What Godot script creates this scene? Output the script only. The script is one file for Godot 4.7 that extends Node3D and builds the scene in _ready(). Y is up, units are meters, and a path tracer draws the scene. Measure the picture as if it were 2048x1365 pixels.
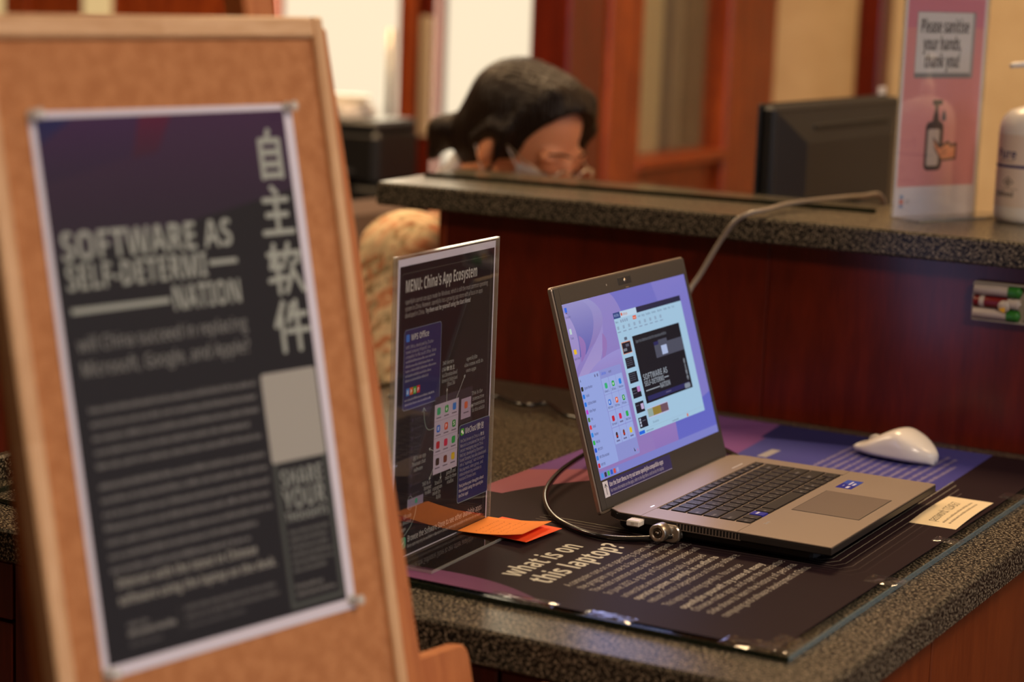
extends Node3D
# Reception desk with a laptop exhibit. Units are metres. DESK is the height of the worktop's printed mat above the floor.
const DESK := 0.76
var M := {}          # materials by name
var used := {}       # names taken at top level
var glyphs := {}     # tinted letters already rasterised
var fonts := {}

func P(x: float, y: float, z: float) -> Vector3:
	return Vector3(x, y + DESK, z)

# ---------------------------------------------------------------- scene graph helpers
func numbered(called: String) -> String:
	if not used.has(called):
		used[called] = 0
		return called
	used[called] += 1
	return "%s_%03d" % [called, used[called]]

func tag(o: Node, label: String, category: String, group := "") -> Node:
	o.set_meta("label", label)
	o.set_meta("category", category)
	if group != "":
		o.set_meta("group", group)
	return o

func thing(called: String, label: String, category: String, at: Vector3, group := "") -> Node3D:
	var o := Node3D.new()
	o.name = numbered(called)
	add_child(o)
	o.position = at
	tag(o, label, category, group)
	return o

func obj(called: String, st: SurfaceTool, m: Material, parent: Node = self, smooth := true) -> MeshInstance3D:
	var o := MeshInstance3D.new()
	if smooth:
		st.generate_normals()
	o.mesh = st.commit()
	o.material_override = m
	o.name = numbered(called) if parent == self else called
	parent.add_child(o, true)
	return o

func struct(called: String, st: SurfaceTool, m: Material) -> MeshInstance3D:
	var o := obj(called, st, m)
	o.set_meta("kind", "structure")
	return o

func struct_node(called: String, at: Vector3) -> Node3D:
	var o := Node3D.new()
	o.name = numbered(called)
	add_child(o)
	o.position = at
	o.set_meta("kind", "structure")
	return o

# ---------------------------------------------------------------- mesh helpers
func mb(smooth := false) -> SurfaceTool:
	var st := SurfaceTool.new()
	st.begin(Mesh.PRIMITIVE_TRIANGLES)
	st.set_smooth_group(0 if smooth else -1)
	return st

func tri(st: SurfaceTool, a: Vector3, b: Vector3, c: Vector3, out: Vector3, ua := Vector2.ZERO, ub := Vector2.ZERO, uc := Vector2.ZERO) -> void:
	if (b - a).cross(c - a).dot(out) > 0.0:
		st.set_uv(ua); st.add_vertex(a)
		st.set_uv(uc); st.add_vertex(c)
		st.set_uv(ub); st.add_vertex(b)
	else:
		st.set_uv(ua); st.add_vertex(a)
		st.set_uv(ub); st.add_vertex(b)
		st.set_uv(uc); st.add_vertex(c)

func quad(st: SurfaceTool, a: Vector3, b: Vector3, c: Vector3, d: Vector3, out: Vector3, ua := Vector2.ZERO, ub := Vector2.ZERO, uc := Vector2.ZERO, ud := Vector2.ZERO) -> void:
	tri(st, a, b, c, out, ua, ub, uc)
	tri(st, a, c, d, out, ua, uc, ud)

# box with chamfered edges, centre c, size s
func bx(st: SurfaceTool, c: Vector3, s: Vector3, bv := 0.0, xf := Transform3D.IDENTITY) -> void:
	var h := s * 0.5
	var b := minf(bv, minf(h.x, minf(h.y, h.z)) * 0.9)
	var ax := [Vector3.RIGHT, Vector3.UP, Vector3.BACK]
	for i in 3:
		var j := (i + 1) % 3
		var k := (i + 2) % 3
		for sg in [-1.0, 1.0]:
			var n: Vector3 = ax[i] * sg
			var o: Vector3 = c + n * h[i]
			var u: Vector3 = ax[j] * (h[j] - b)
			var v: Vector3 = ax[k] * (h[k] - b)
			quad(st, xf * (o - u - v), xf * (o + u - v), xf * (o + u + v), xf * (o - u + v), xf.basis * n)
	if b <= 0.0:
		return
	for i in 3:
		var j := (i + 1) % 3
		var k := (i + 2) % 3
		for sj in [-1.0, 1.0]:
			for sk in [-1.0, 1.0]:
				var e: Vector3 = ax[i] * (h[i] - b)
				var p: Vector3 = c + ax[j] * sj * h[j] + ax[k] * sk * (h[k] - b)
				var q: Vector3 = c + ax[j] * sj * (h[j] - b) + ax[k] * sk * h[k]
				quad(st, xf * (p - e), xf * (p + e), xf * (q + e), xf * (q - e), xf.basis * (ax[j] * sj + ax[k] * sk))
	for sx in [-1.0, 1.0]:
		for sy in [-1.0, 1.0]:
			for sz in [-1.0, 1.0]:
				var g := Vector3(sx, sy, sz)
				var hh := Vector3(h.x * sx, h.y * sy, h.z * sz)
				var bb := Vector3(b * sx, b * sy, b * sz)
				tri(st, xf * (c + hh - Vector3(0, bb.y, bb.z)), xf * (c + hh - Vector3(bb.x, 0, bb.z)), xf * (c + hh - Vector3(bb.x, bb.y, 0)), xf.basis * g)

func box(c: Vector3, s: Vector3, bv := 0.0, xf := Transform3D.IDENTITY) -> SurfaceTool:
	var st := mb()
	bx(st, c, s, bv, xf)
	return st

# polygon in (x, z), extruded from y0 to y1, its top and bottom edges chamfered by bv
func prism(st: SurfaceTool, poly: PackedVector2Array, y0: float, y1: float, bv := 0.0, xf := Transform3D.IDENTITY) -> void:
	var n := poly.size()
	var area := 0.0
	for i in n:
		area += poly[i].cross(poly[(i + 1) % n])
	var sg := 1.0 if area > 0.0 else -1.0
	var inner := PackedVector2Array()
	for i in n:
		var a := (poly[i] - poly[(i + n - 1) % n]).normalized()
		var b := (poly[(i + 1) % n] - poly[i]).normalized()
		var na := Vector2(-a.y, a.x) * sg
		var nb := Vector2(-b.y, b.x) * sg
		var m := (na + nb) / maxf(0.35, 1.0 + na.dot(nb))
		inner.append(poly[i] + m * bv)
	var tris := Geometry2D.triangulate_polygon(inner)
	for t in range(0, tris.size(), 3):
		var a := inner[tris[t]]
		var b := inner[tris[t + 1]]
		var c := inner[tris[t + 2]]
		tri(st, xf * Vector3(a.x, y1, a.y), xf * Vector3(b.x, y1, b.y), xf * Vector3(c.x, y1, c.y), xf.basis * Vector3.UP)
		tri(st, xf * Vector3(a.x, y0, a.y), xf * Vector3(b.x, y0, b.y), xf * Vector3(c.x, y0, c.y), xf.basis * Vector3.DOWN)
	for i in n:
		var k := (i + 1) % n
		var e := (poly[k] - poly[i]).normalized()
		var o2 := Vector2(e.y, -e.x) * sg
		var o := Vector3(o2.x, 0, o2.y)
		quad(st, xf * Vector3(poly[i].x, y0 + bv, poly[i].y), xf * Vector3(poly[k].x, y0 + bv, poly[k].y), xf * Vector3(poly[k].x, y1 - bv, poly[k].y), xf * Vector3(poly[i].x, y1 - bv, poly[i].y), xf.basis * o)
		if bv > 0.0:
			quad(st, xf * Vector3(poly[i].x, y1 - bv, poly[i].y), xf * Vector3(poly[k].x, y1 - bv, poly[k].y), xf * Vector3(inner[k].x, y1, inner[k].y), xf * Vector3(inner[i].x, y1, inner[i].y), xf.basis * (o + Vector3.UP))
			quad(st, xf * Vector3(poly[i].x, y0 + bv, poly[i].y), xf * Vector3(poly[k].x, y0 + bv, poly[k].y), xf * Vector3(inner[k].x, y0, inner[k].y), xf * Vector3(inner[i].x, y0, inner[i].y), xf.basis * (o + Vector3.DOWN))

func rrect(x0: float, z0: float, x1: float, z1: float, r: float, n := 4) -> PackedVector2Array:
	var out := PackedVector2Array()
	for c in [[x1 - r, z1 - r, 0.0], [x0 + r, z1 - r, PI / 2], [x0 + r, z0 + r, PI], [x1 - r, z0 + r, 1.5 * PI]]:
		for i in n + 1:
			var a: float = c[2] + PI / 2 * i / n
			out.append(Vector2(c[0] + r * cos(a), c[1] + r * sin(a)))
	return out

# thin printed sheet: w wide, h tall, t thick; lies in local xy with its lower left corner at the origin, the print on +z
func sheet(st: SurfaceTool, w: float, h: float, t: float, bend := 0.0, n := 1) -> void:
	for i in n:
		var x0 := w * i / n
		var x1 := w * (i + 1) / n
		var z0 := bend * sin(PI * i / n) + t
		var z1 := bend * sin(PI * (i + 1) / n) + t
		quad(st, Vector3(x0, 0, z0), Vector3(x1, 0, z1), Vector3(x1, h, z1), Vector3(x0, h, z0), Vector3.BACK, Vector2(float(i) / n, 1), Vector2(float(i + 1) / n, 1), Vector2(float(i + 1) / n, 0), Vector2(float(i) / n, 0))
		quad(st, Vector3(x0, 0, z0 - t), Vector3(x1, 0, z1 - t), Vector3(x1, h, z1 - t), Vector3(x0, h, z0 - t), Vector3.FORWARD, Vector2(0.6, 0.996), Vector2(0.6, 0.996), Vector2(0.6, 0.996), Vector2(0.6, 0.996))
		for y in [0.0, h]:
			quad(st, Vector3(x0, y, z0), Vector3(x1, y, z1), Vector3(x1, y, z1 - t), Vector3(x0, y, z0 - t), Vector3(0, y - h / 2, 0), Vector2(0.6, 0.996), Vector2(0.6, 0.996), Vector2(0.6, 0.996), Vector2(0.6, 0.996))
	for x in [0.0, w]:
		quad(st, Vector3(x, 0, 0), Vector3(x, h, 0), Vector3(x, h, t), Vector3(x, 0, t), Vector3(x - w / 2, 0, 0), Vector2(0.6, 0.996), Vector2(0.6, 0.996), Vector2(0.6, 0.996), Vector2(0.6, 0.996))

func smooth_path(pts: Array, per := 6) -> Array:
	var out := []
	for i in pts.size() - 1:
		var a: Vector3 = pts[maxi(i - 1, 0)]
		var b: Vector3 = pts[i]
		var c: Vector3 = pts[i + 1]
		var d: Vector3 = pts[mini(i + 2, pts.size() - 1)]
		for k in per:
			out.append(b.cubic_interpolate(c, a, d, float(k) / per))
	out.append(pts[-1])
	return out

# swept tube along pts; radius a number or an array
func tube(st: SurfaceTool, pts: Array, radius, n := 8) -> void:
	var rings := []
	var up := Vector3.UP
	for i in pts.size():
		var t: Vector3 = (pts[mini(i + 1, pts.size() - 1)] - pts[maxi(i - 1, 0)]).normalized()
		if absf(t.dot(up)) > 0.95:
			up = Vector3.RIGHT if absf(t.x) < 0.8 else Vector3.BACK
		var s := t.cross(up).normalized()
		up = s.cross(t).normalized()
		var r: float = radius[i] if radius is Array else radius
		var ring := []
		for k in n:
			var a := TAU * k / n
			ring.append(pts[i] + (s * cos(a) + up * sin(a)) * r)
		rings.append(ring)
	for i in pts.size() - 1:
		for k in n:
			var q := (k + 1) % n
			quad(st, rings[i][k], rings[i + 1][k], rings[i + 1][q], rings[i][q], (rings[i][k] + rings[i][q]) * 0.5 - pts[i])
	for e in [0, pts.size() - 1]:
		var o: Vector3 = pts[0] - pts[1] if e == 0 else pts[-1] - pts[-2]
		for k in n:
			tri(st, pts[e], rings[e][k], rings[e][(k + 1) % n], o)

# profile of (radius, height) turned about local y
func lathe(st: SurfaceTool, prof: Array, n := 24, xf := Transform3D.IDENTITY) -> void:
	for i in prof.size() - 1:
		var p: Vector2 = prof[i]
		var q: Vector2 = prof[i + 1]
		for k in n:
			var a := TAU * k / n
			var b := TAU * (k + 1) / n
			var ca := Vector3(cos(a), 0, sin(a))
			var cb := Vector3(cos(b), 0, sin(b))
			var nrm := ((ca + cb) * 0.5 * (q.y - p.y) + Vector3.UP * (p.x - q.x))
			quad(st, xf * (ca * p.x + Vector3.UP * p.y), xf * (cb * p.x + Vector3.UP * p.y), xf * (cb * q.x + Vector3.UP * q.y), xf * (ca * q.x + Vector3.UP * q.y), xf.basis * nrm, Vector2(float(k) / n, 1.0 - float(i) / (prof.size() - 1)), Vector2(float(k + 1) / n, 1.0 - float(i) / (prof.size() - 1)), Vector2(float(k + 1) / n, 1.0 - float(i + 1) / (prof.size() - 1)), Vector2(float(k) / n, 1.0 - float(i + 1) / (prof.size() - 1)))

# ---------------------------------------------------------------- smooth bodies: tapered capsules and ellipsoids joined in a field, meshed as surface nets
func cap(a: Vector3, b: Vector3, ra: float, rb: float) -> Array:
	return [0, a, b, ra, rb]

func ell(c: Vector3, r: Vector3, bs := Basis.IDENTITY) -> Array:
	return [1, c, r, bs]

func field_at(pr: Array, p: Vector3) -> float:
	if pr[0] == 0:
		var ab: Vector3 = pr[2] - pr[1]
		var t := clampf((p - pr[1]).dot(ab) / maxf(ab.length_squared(), 1e-9), 0.0, 1.0)
		return (p - pr[1] - ab * t).length() - lerpf(pr[3], pr[4], t)
	var q: Vector3 = (p - pr[1]) * pr[3]
	var r: Vector3 = pr[2]
	var s := Vector3(q.x / r.x, q.y / r.y, q.z / r.z)
	var s2 := Vector3(s.x / r.x, s.y / r.y, s.z / r.z)
	var l := s.length()
	return l * (l - 1.0) / maxf(s2.length(), 1e-6)

func blob(st: SurfaceTool, prims: Array, cell: float, k: float, cuts := []) -> void:
	var lo := Vector3.INF
	var hi := -Vector3.INF
	var boxes := []
	for pr in prims:
		var a: Vector3
		var b: Vector3
		if pr[0] == 0:
			var r := maxf(pr[3], pr[4])
			a = pr[1].min(pr[2]) - Vector3.ONE * r
			b = pr[1].max(pr[2]) + Vector3.ONE * r
		else:
			var m: float = maxf(pr[2].x, maxf(pr[2].y, pr[2].z))
			a = pr[1] - Vector3.ONE * m
			b = pr[1] + Vector3.ONE * m
		boxes.append([a - Vector3.ONE * (k + 2.0 * cell), b + Vector3.ONE * (k + 2.0 * cell)])
		lo = lo.min(a)
		hi = hi.max(b)
	lo -= Vector3.ONE * cell * 3.0
	hi += Vector3.ONE * cell * 3.0
	var n := Vector3i(((hi - lo) / cell).ceil()) + Vector3i.ONE
	var f := PackedFloat32Array()
	f.resize(n.x * n.y * n.z)
	f.fill(1.0)
	for pi in prims.size():
		var pr: Array = prims[pi]
		var i0 := Vector3i(((boxes[pi][0] - lo) / cell).floor()).clamp(Vector3i.ZERO, n - Vector3i.ONE)
		var i1 := Vector3i(((boxes[pi][1] - lo) / cell).ceil()).clamp(Vector3i.ZERO, n - Vector3i.ONE)
		for z in range(i0.z, i1.z + 1):
			for y in range(i0.y, i1.y + 1):
				for x in range(i0.x, i1.x + 1):
					var at := x + n.x * (y + n.y * z)
					var d := field_at(pr, lo + Vector3(x, y, z) * cell)
					var e := f[at]
					var h := maxf(k - absf(d - e), 0.0) / k
					f[at] = minf(d, e) - h * h * k * 0.25
	for pr in cuts:
		for z in n.z:
			for y in n.y:
				for x in n.x:
					var at := x + n.x * (y + n.y * z)
					if f[at] < 3.0 * cell:
						f[at] = maxf(f[at], -field_at(pr, lo + Vector3(x, y, z) * cell))
	var ids := {}
	var vs := PackedVector3Array()
	var ns := PackedVector3Array()
	var off := [0, 1, n.x, n.x + 1, n.x * n.y, n.x * n.y + 1, n.x * n.y + n.x, n.x * n.y + n.x + 1]
	var edges := [[0, 1], [2, 3], [4, 5], [6, 7], [0, 2], [1, 3], [4, 6], [5, 7], [0, 4], [1, 5], [2, 6], [3, 7]]
	for z in n.z - 1:
		for y in n.y - 1:
			for x in n.x - 1:
				var at := x + n.x * (y + n.y * z)
				var v0 := f[at]
				if absf(v0) > cell * 3.0:
					continue
				var c := 0
				for q in 8:
					if f[at + off[q]] < 0.0:
						c += 1
				if c == 0 or c == 8:
					continue
				var sum := Vector3.ZERO
				var m := 0
				for e in edges:
					var a := f[at + off[e[0]]]
					var b := f[at + off[e[1]]]
					if (a < 0.0) != (b < 0.0):
						var t := a / (a - b)
						var pa := Vector3(e[0] & 1, (e[0] >> 1) & 1, e[0] >> 2)
						var pb := Vector3(e[1] & 1, (e[1] >> 1) & 1, e[1] >> 2)
						sum += pa.lerp(pb, t)
						m += 1
				ids[at] = vs.size()
				vs.append(lo + (Vector3(x, y, z) + sum / m) * cell)
				var g := Vector3(f[at + 1] + f[at + off[3]] + f[at + off[5]] + f[at + off[7]] - v0 - f[at + off[2]] - f[at + off[4]] - f[at + off[6]],
					f[at + off[2]] + f[at + off[3]] + f[at + off[6]] + f[at + off[7]] - v0 - f[at + off[1]] - f[at + off[4]] - f[at + off[5]],
					f[at + off[4]] + f[at + off[5]] + f[at + off[6]] + f[at + off[7]] - v0 - f[at + off[1]] - f[at + off[2]] - f[at + off[3]])
				ns.append(g.normalized())
	var step := [1, n.x, n.x * n.y]
	for at in ids:
		for ax in 3:
			var b: int = at + step[ax]
			if (f[at] < 0.0) == (f[b] < 0.0):
				continue
			var s1: int = step[(ax + 1) % 3]
			var s2: int = step[(ax + 2) % 3]
			if not (ids.has(at - s1) and ids.has(at - s2) and ids.has(at - s1 - s2)):
				continue
			var q := [ids[at], ids[at - s1], ids[at - s1 - s2], ids[at - s2]]
			var g: Vector3 = ns[q[0]] + ns[q[1]] + ns[q[2]] + ns[q[3]]
			var order := [0, 1, 2, 0, 2, 3]
			if (vs[q[1]] - vs[q[0]]).cross(vs[q[2]] - vs[q[0]]).dot(g) > 0.0:
				order = [0, 2, 1, 0, 3, 2]
			for o in order:
				st.set_normal(ns[q[o]])
				st.add_vertex(vs[q[o]])

# ---------------------------------------------------------------- drawing flat print into images
func font_of(kind: String) -> SystemFont:
	if not fonts.has(kind):
		var f := SystemFont.new()
		f.font_names = PackedStringArray(["Droid Serif" if kind == "serif" else "Droid Sans"])
		f.font_weight = 700 if kind == "bold" else 400
		fonts[kind] = f
	return fonts[kind]

func glyph(fr: RID, size: int, index: int, col: Color) -> Array:
	var key := "%d %d %d %s" % [fr.get_id(), size, index, col.to_html()]
	if not glyphs.has(key):
		var ts := TextServerManager.get_primary_interface()
		var sz := Vector2i(size, 0)
		ts.font_render_glyph(fr, sz, index)
		var ti: int = ts.font_get_glyph_texture_idx(fr, sz, index)
		var uv: Rect2 = ts.font_get_glyph_uv_rect(fr, sz, index)
		if ti < 0 or uv.size.x < 1.0:
			glyphs[key] = []
		else:
			var sub: Image = ts.font_get_texture_image(fr, sz, ti).get_region(Rect2i(uv))
			sub.convert(Image.FORMAT_RGBA8)
			for y in sub.get_height():
				for x in sub.get_width():
					sub.set_pixel(x, y, Color(col, sub.get_pixel(x, y).a * col.a))
			glyphs[key] = [sub, ts.font_get_glyph_offset(fr, sz, index)]
	return glyphs[key]

# a line of text with its baseline at y; squeezed or stretched to width when that is given
func tx(im: Image, s: String, x: float, y: float, size: float, col: Color, kind := "plain", width := -1.0) -> float:
	var ts := TextServerManager.get_primary_interface()
	var px := maxi(6, int(round(size)))
	var line := TextLine.new()
	line.add_string(s, font_of(kind), px)
	var w := int(ceil(line.get_size().x)) + 8
	var tmp := Image.create(w, px * 2, false, Image.FORMAT_RGBA8)
	tmp.fill(Color(col, 0.0))
	var at := 4.0
	for g in ts.shaped_text_get_glyphs(line.get_rid()):
		var gl := glyph(g.font_rid, g.font_size, g.index, col)
		if gl.size():
			tmp.blend_rect(gl[0], Rect2i(Vector2i.ZERO, gl[0].get_size()), Vector2i(int(round(at + gl[1].x)), int(round(px * 1.3 + gl[1].y))))
		at += g.advance * g.repeat
	if width > 0.0:
		tmp.resize(maxi(2, int(width * w / maxf(at - 4.0, 1.0))), px * 2, Image.INTERPOLATE_BILINEAR)
	im.blend_rect(tmp, Rect2i(Vector2i.ZERO, tmp.get_size()), Vector2i(int(x - 4.0), int(y - px * 1.3)))
	return at - 4.0

func rect(im: Image, x: float, y: float, w: float, h: float, col: Color) -> void:
	im.fill_rect(Rect2i(int(round(x)), int(round(y)), maxi(1, int(round(w))), maxi(1, int(round(h)))), col)

func rr(im: Image, x: float, y: float, w: float, h: float, r: float, col: Color) -> void:
	for i in int(h):
		var e := 0.0
		var d := minf(i + 0.5, h - i - 0.5)
		if d < r:
			e = r - sqrt(maxf(0.0, r * r - (r - d) * (r - d)))
		rect(im, x + e, y + i, w - 2.0 * e, 1, col)

func stroke(im: Image, a: Vector2, b: Vector2, th: float, col: Color) -> void:
	var n := maxi(1, int((b - a).length() / maxf(1.0, th * 0.4)))
	for i in n + 1:
		var p := a.lerp(b, float(i) / n)
		rr(im, p.x - th / 2, p.y - th / 2, th, th, th / 2, col)

func strokes(im: Image, list: Array, x: float, y: float, w: float, h: float, th: float, col: Color) -> void:
	for s in list:
		for i in range(0, s.size() - 2, 2):
			stroke(im, Vector2(x + s[i] * w, y + s[i + 1] * h), Vector2(x + s[i + 2] * w, y + s[i + 3] * h), th, col)

# filled polygon, its colour running from ca at the top to cb at the bottom of the shape
func poly(im: Image, pts: Array, ca: Color, cb: Color) -> void:
	var y0 := INF
	var y1 := -INF
	for p in pts:
		y0 = minf(y0, p.y)
		y1 = maxf(y1, p.y)
	for y in range(maxi(0, int(y0)), mini(im.get_height(), int(y1) + 1)):
		var xs := []
		for i in pts.size():
			var a: Vector2 = pts[i]
			var b: Vector2 = pts[(i + 1) % pts.size()]
			if (a.y <= y + 0.5) != (b.y <= y + 0.5):
				xs.append(a.x + (b.x - a.x) * (y + 0.5 - a.y) / (b.y - a.y))
		xs.sort()
		for i in range(0, xs.size() - 1, 2):
			var l := maxi(0, int(round(xs[i])))
			var r := mini(im.get_width(), int(round(xs[i + 1])))
			if r > l:
				im.fill_rect(Rect2i(l, y, r - l, 1), ca.lerp(cb, (y - y0) / maxf(1.0, y1 - y0)))

func bez(a: Vector2, b: Vector2, c: Vector2, d: Vector2, n := 16) -> Array:
	var out := []
	for i in n + 1:
		out.append(a.bezier_interpolate(b, c, d, float(i) / n))
	return out

# lines of print too small or too blurred to read: bars of word length
func greek(im: Image, rng: RandomNumberGenerator, x: float, y: float, w: float, h: float, col: Color) -> void:
	var at := x
	while at < x + w - h:
		var l := minf(rng.randf_range(1.2, 5.5) * h, x + w - at)
		var q := at
		while q < at + l:
			var cw := h * rng.randf_range(0.32, 0.5)
			var up := h * (0.45 if rng.randf() < 0.3 else 0.0)
			rect(im, q, y - h - up, cw * 0.7, h + up, col)
			q += cw
		at += l + h * 0.55

func pic(im: Image) -> ImageTexture:
	im.convert(Image.FORMAT_RGB8)
	return ImageTexture.create_from_image(im)

func new_image(w: int, h: int, col: Color) -> Image:
	var im := Image.create(w, h, false, Image.FORMAT_RGBA8)
	im.fill(col)
	return im

func c8(r: int, g: int, b: int) -> Color:
	return Color8(r, g, b)

# ---------------------------------------------------------------- materials
func mat(called: String, col: Color, rough := 0.6, metal := 0.0) -> StandardMaterial3D:
	var m := StandardMaterial3D.new()
	m.resource_name = called
	m.albedo_color = col
	m.roughness = rough
	m.metallic = metal
	M[called] = m
	return m

func printed(called: String, tex: Texture2D, rough: float, coat := 0.0) -> StandardMaterial3D:
	var m := mat(called, Color.WHITE, rough)
	m.albedo_texture = tex
	m.texture_repeat = false
	m.metallic_specular = 0.3
	if coat > 0.0:
		m.clearcoat_enabled = true
		m.clearcoat = coat
		m.clearcoat_roughness = 0.04
	return m

func clear(called: String, col: Color, rough := 0.03) -> StandardMaterial3D:
	var m := mat(called, col, rough)
	m.transparency = BaseMaterial3D.TRANSPARENCY_ALPHA
	return m

func glow(called: String, col: Color, energy: float) -> StandardMaterial3D:
	var m := mat(called, col * 0.5, 0.6)
	m.emission_enabled = true
	m.emission = col
	m.emission_energy_multiplier = energy
	return m

func noise(seed_: int, freq: float, octaves := 3, cellular := false) -> FastNoiseLite:
	var n := FastNoiseLite.new()
	n.seed = seed_
	n.frequency = freq
	n.noise_type = FastNoiseLite.TYPE_CELLULAR if cellular else FastNoiseLite.TYPE_SIMPLEX_SMOOTH
	n.fractal_type = FastNoiseLite.FRACTAL_FBM
	n.fractal_octaves = octaves
	return n

func granite_texture() -> ImageTexture:
	var im := new_image(512, 512, Color.BLACK)
	var a := noise(3, 0.11, 2).get_seamless_image(512, 512)
	var b := noise(7, 0.055, 2).get_seamless_image(512, 512)
	var c := noise(11, 0.22, 1).get_seamless_image(512, 512)
	var dark := c8(26, 24, 21)
	var mid := c8(100, 91, 76)
	var pale := c8(190, 176, 150)
	for y in 512:
		for x in 512:
			var va := a.get_pixel(x, y).r
			var vb := b.get_pixel(x, y).r
			var vc := c.get_pixel(x, y).r
			var col := dark.lerp(mid, smoothstep(0.43, 0.60, va))
			col = col.lerp(pale, smoothstep(0.55, 0.70, va * 0.5 + vc * 0.5) * 0.8)
			col = col.lerp(c8(20, 19, 17), smoothstep(0.60, 0.70, vb) * 0.8)
			im.set_pixel(x, y, col)
	return pic(im)

func wood_texture(seed_: int, pale: Color, deep: Color, contrast: float) -> ImageTexture:
	var im := new_image(256, 1024, pale)
	var a := noise(seed_, 0.012, 3)
	var b := noise(seed_ + 1, 0.09, 2)
	for y in 1024:
		for x in 256:
			# wrapped in both directions by blending towards the mirrored edge
			var v := a.get_noise_2d(x * 4.0, y * 0.35) * 0.7 + b.get_noise_2d(x * 3.0, y * 0.25) * 0.45
			im.set_pixel(x, y, pale.lerp(deep, clampf(0.5 + v * contrast, 0.0, 1.0)))
	return pic(im)

func grain(called: String, tex: Texture2D, scale: Vector3, rough: float, tint := Color.WHITE) -> StandardMaterial3D:
	var m := mat(called, tint, rough)
	m.albedo_texture = tex
	m.uv1_triplanar = true
	m.uv1_scale = scale
	return m

func make_materials() -> void:
	var gr := granite_texture()
	var g := grain("granite", gr, Vector3.ONE * 4.6, 0.30)
	g.metallic_specular = 0.32
	g.uv1_world_triplanar = true
	# reddish timber veneer
	var red := grain("red_timber", wood_texture(21, c8(108, 31, 12), c8(80, 20, 8), 0.8), Vector3(2.2, 0.7, 2.2), 0.3)
	red.clearcoat_enabled = true
	red.clearcoat = 0.1
	red.clearcoat_roughness = 0.18
	grain("orange_timber", wood_texture(25, c8(168, 78, 32), c8(118, 44, 16), 1.1), Vector3(2.0, 0.6, 2.0), 0.35)
	grain("cabinet_timber", wood_texture(31, c8(132, 64, 27), c8(108, 48, 19), 0.6), Vector3(2.2, 0.8, 2.2), 0.38)
	grain("pine", wood_texture(35, c8(232, 190, 146), c8(208, 160, 114), 1.0), Vector3(5.0, 1.2, 5.0), 0.5)
	grain("beech", wood_texture(39, c8(196, 122, 66), c8(172, 98, 48), 1.1), Vector3(5.0, 1.2, 5.0), 0.5)
	# cork board
	var cork := new_image(512, 512, c8(176, 110, 62))
	var ca := noise(41, 0.16, 3)
	var cb := noise(43, 0.02, 3)
	for y in 512:
		for x in 512:
			var v := ca.get_noise_2d(x, y) * 0.6 + cb.get_noise_2d(x, y) * 0.5
			cork.set_pixel(x, y, c8(204, 142, 94).lerp(c8(172, 110, 66), clampf(0.5 + v, 0.0, 1.0)))
	grain("cork", pic(cork), Vector3.ONE * 5.0, 0.9)
	# plaster, carpet, ceiling
	var pl := new_image(256, 256, Color.WHITE)
	var pn := noise(47, 0.03, 4)
	for y in 256:
		for x in 256:
			pl.set_pixel(x, y, c8(220, 196, 156).lerp(c8(210, 184, 144), clampf(0.5 + pn.get_noise_2d(x, y), 0.0, 1.0)))
	grain("tan_plaster", pic(pl), Vector3.ONE * 0.8, 0.85)
	mat("lobby_wall", c8(120, 96, 76), 0.85)
	mat("ceiling_paint", c8(228, 222, 210), 0.9)
	var fl := new_image(256, 256, Color.WHITE)
	var fa := noise(51, 0.3, 2)
	for y in 256:
		for x in 256:
			fl.set_pixel(x, y, c8(96, 80, 70).lerp(c8(66, 54, 48), clampf(0.5 + fa.get_noise_2d(x, y), 0.0, 1.0)))
	grain("carpet", pic(fl), Vector3.ONE * 2.0, 0.95)
	# acrylic, glass
	clear("acrylic", Color(0.30, 0.30, 0.29, 0.04), 0.02)
	clear("acrylic_edge", Color(0.80, 0.80, 0.76, 0.20), 0.06)
	clear("table_glass", Color(0.20, 0.24, 0.21, 0.05), 0.05).metallic_specular = 0.22
	clear("glass_edge", Color(0.07, 0.12, 0.08, 0.85), 0.12)
	clear("glass_edge_reflection", Color(0.40, 0.50, 0.54, 0.55), 0.12)  # cool window reflection painted into the right edge's colour
	clear("tape_film", Color(0.5, 0.5, 0.48, 0.07), 0.07)
	clear("clear_plastic", Color(0.92, 0.88, 0.80, 0.22), 0.08)
	clear("pin_plastic", Color(0.92, 0.94, 0.92, 0.45), 0.04)
	# laptop
	mat("gunmetal", c8(142, 128, 116), 0.42, 0.55)
	mat("gunmetal_dark", c8(52, 48, 46), 0.45, 0.4)
	mat("hinge_plastic", c8(46, 45, 47), 0.45)
	mat("bezel_plastic", c8(72, 68, 64), 0.34)
	mat("under_plastic", c8(28, 27, 27), 0.6)
	mat("rubber", c8(20, 20, 20), 0.85)
	mat("port_dark", c8(10, 10, 11), 0.6)
	mat("pad_glass", c8(112, 98, 88), 0.4, 0.4)
	mat("white_plastic", c8(230, 224, 216), 0.32)
	mat("white_gloss", c8(236, 228, 216), 0.22)
	mat("grey_white", c8(198, 190, 178), 0.4)
	mat("steel", c8(206, 196, 180), 0.34, 1.0)
	mat("steel_dark", c8(120, 110, 98), 0.32, 1.0)
	var cable := mat("black_cable", c8(22, 21, 20), 0.22)
	cable.clearcoat_enabled = true
	cable.clearcoat = 0.6
	cable.clearcoat_roughness = 0.1
	mat("grey_cable", c8(132, 120, 108), 0.38)
	mat("black_plastic", c8(22, 22, 24), 0.42)
	mat("monitor_back", c8(20, 22, 28), 0.5)
	mat("dark_cloth", c8(104, 86, 80), 0.9)
	mat("paper", c8(232, 226, 222), 0.8)
	mat("note_orange", c8(255, 146, 62), 0.75)
	mat("note_red", c8(252, 92, 36), 0.75)
	mat("skin", c8(226, 154, 116), 0.5).subsurf_scatter_enabled = true
	M.skin.subsurf_scatter_strength = 0.12
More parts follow.
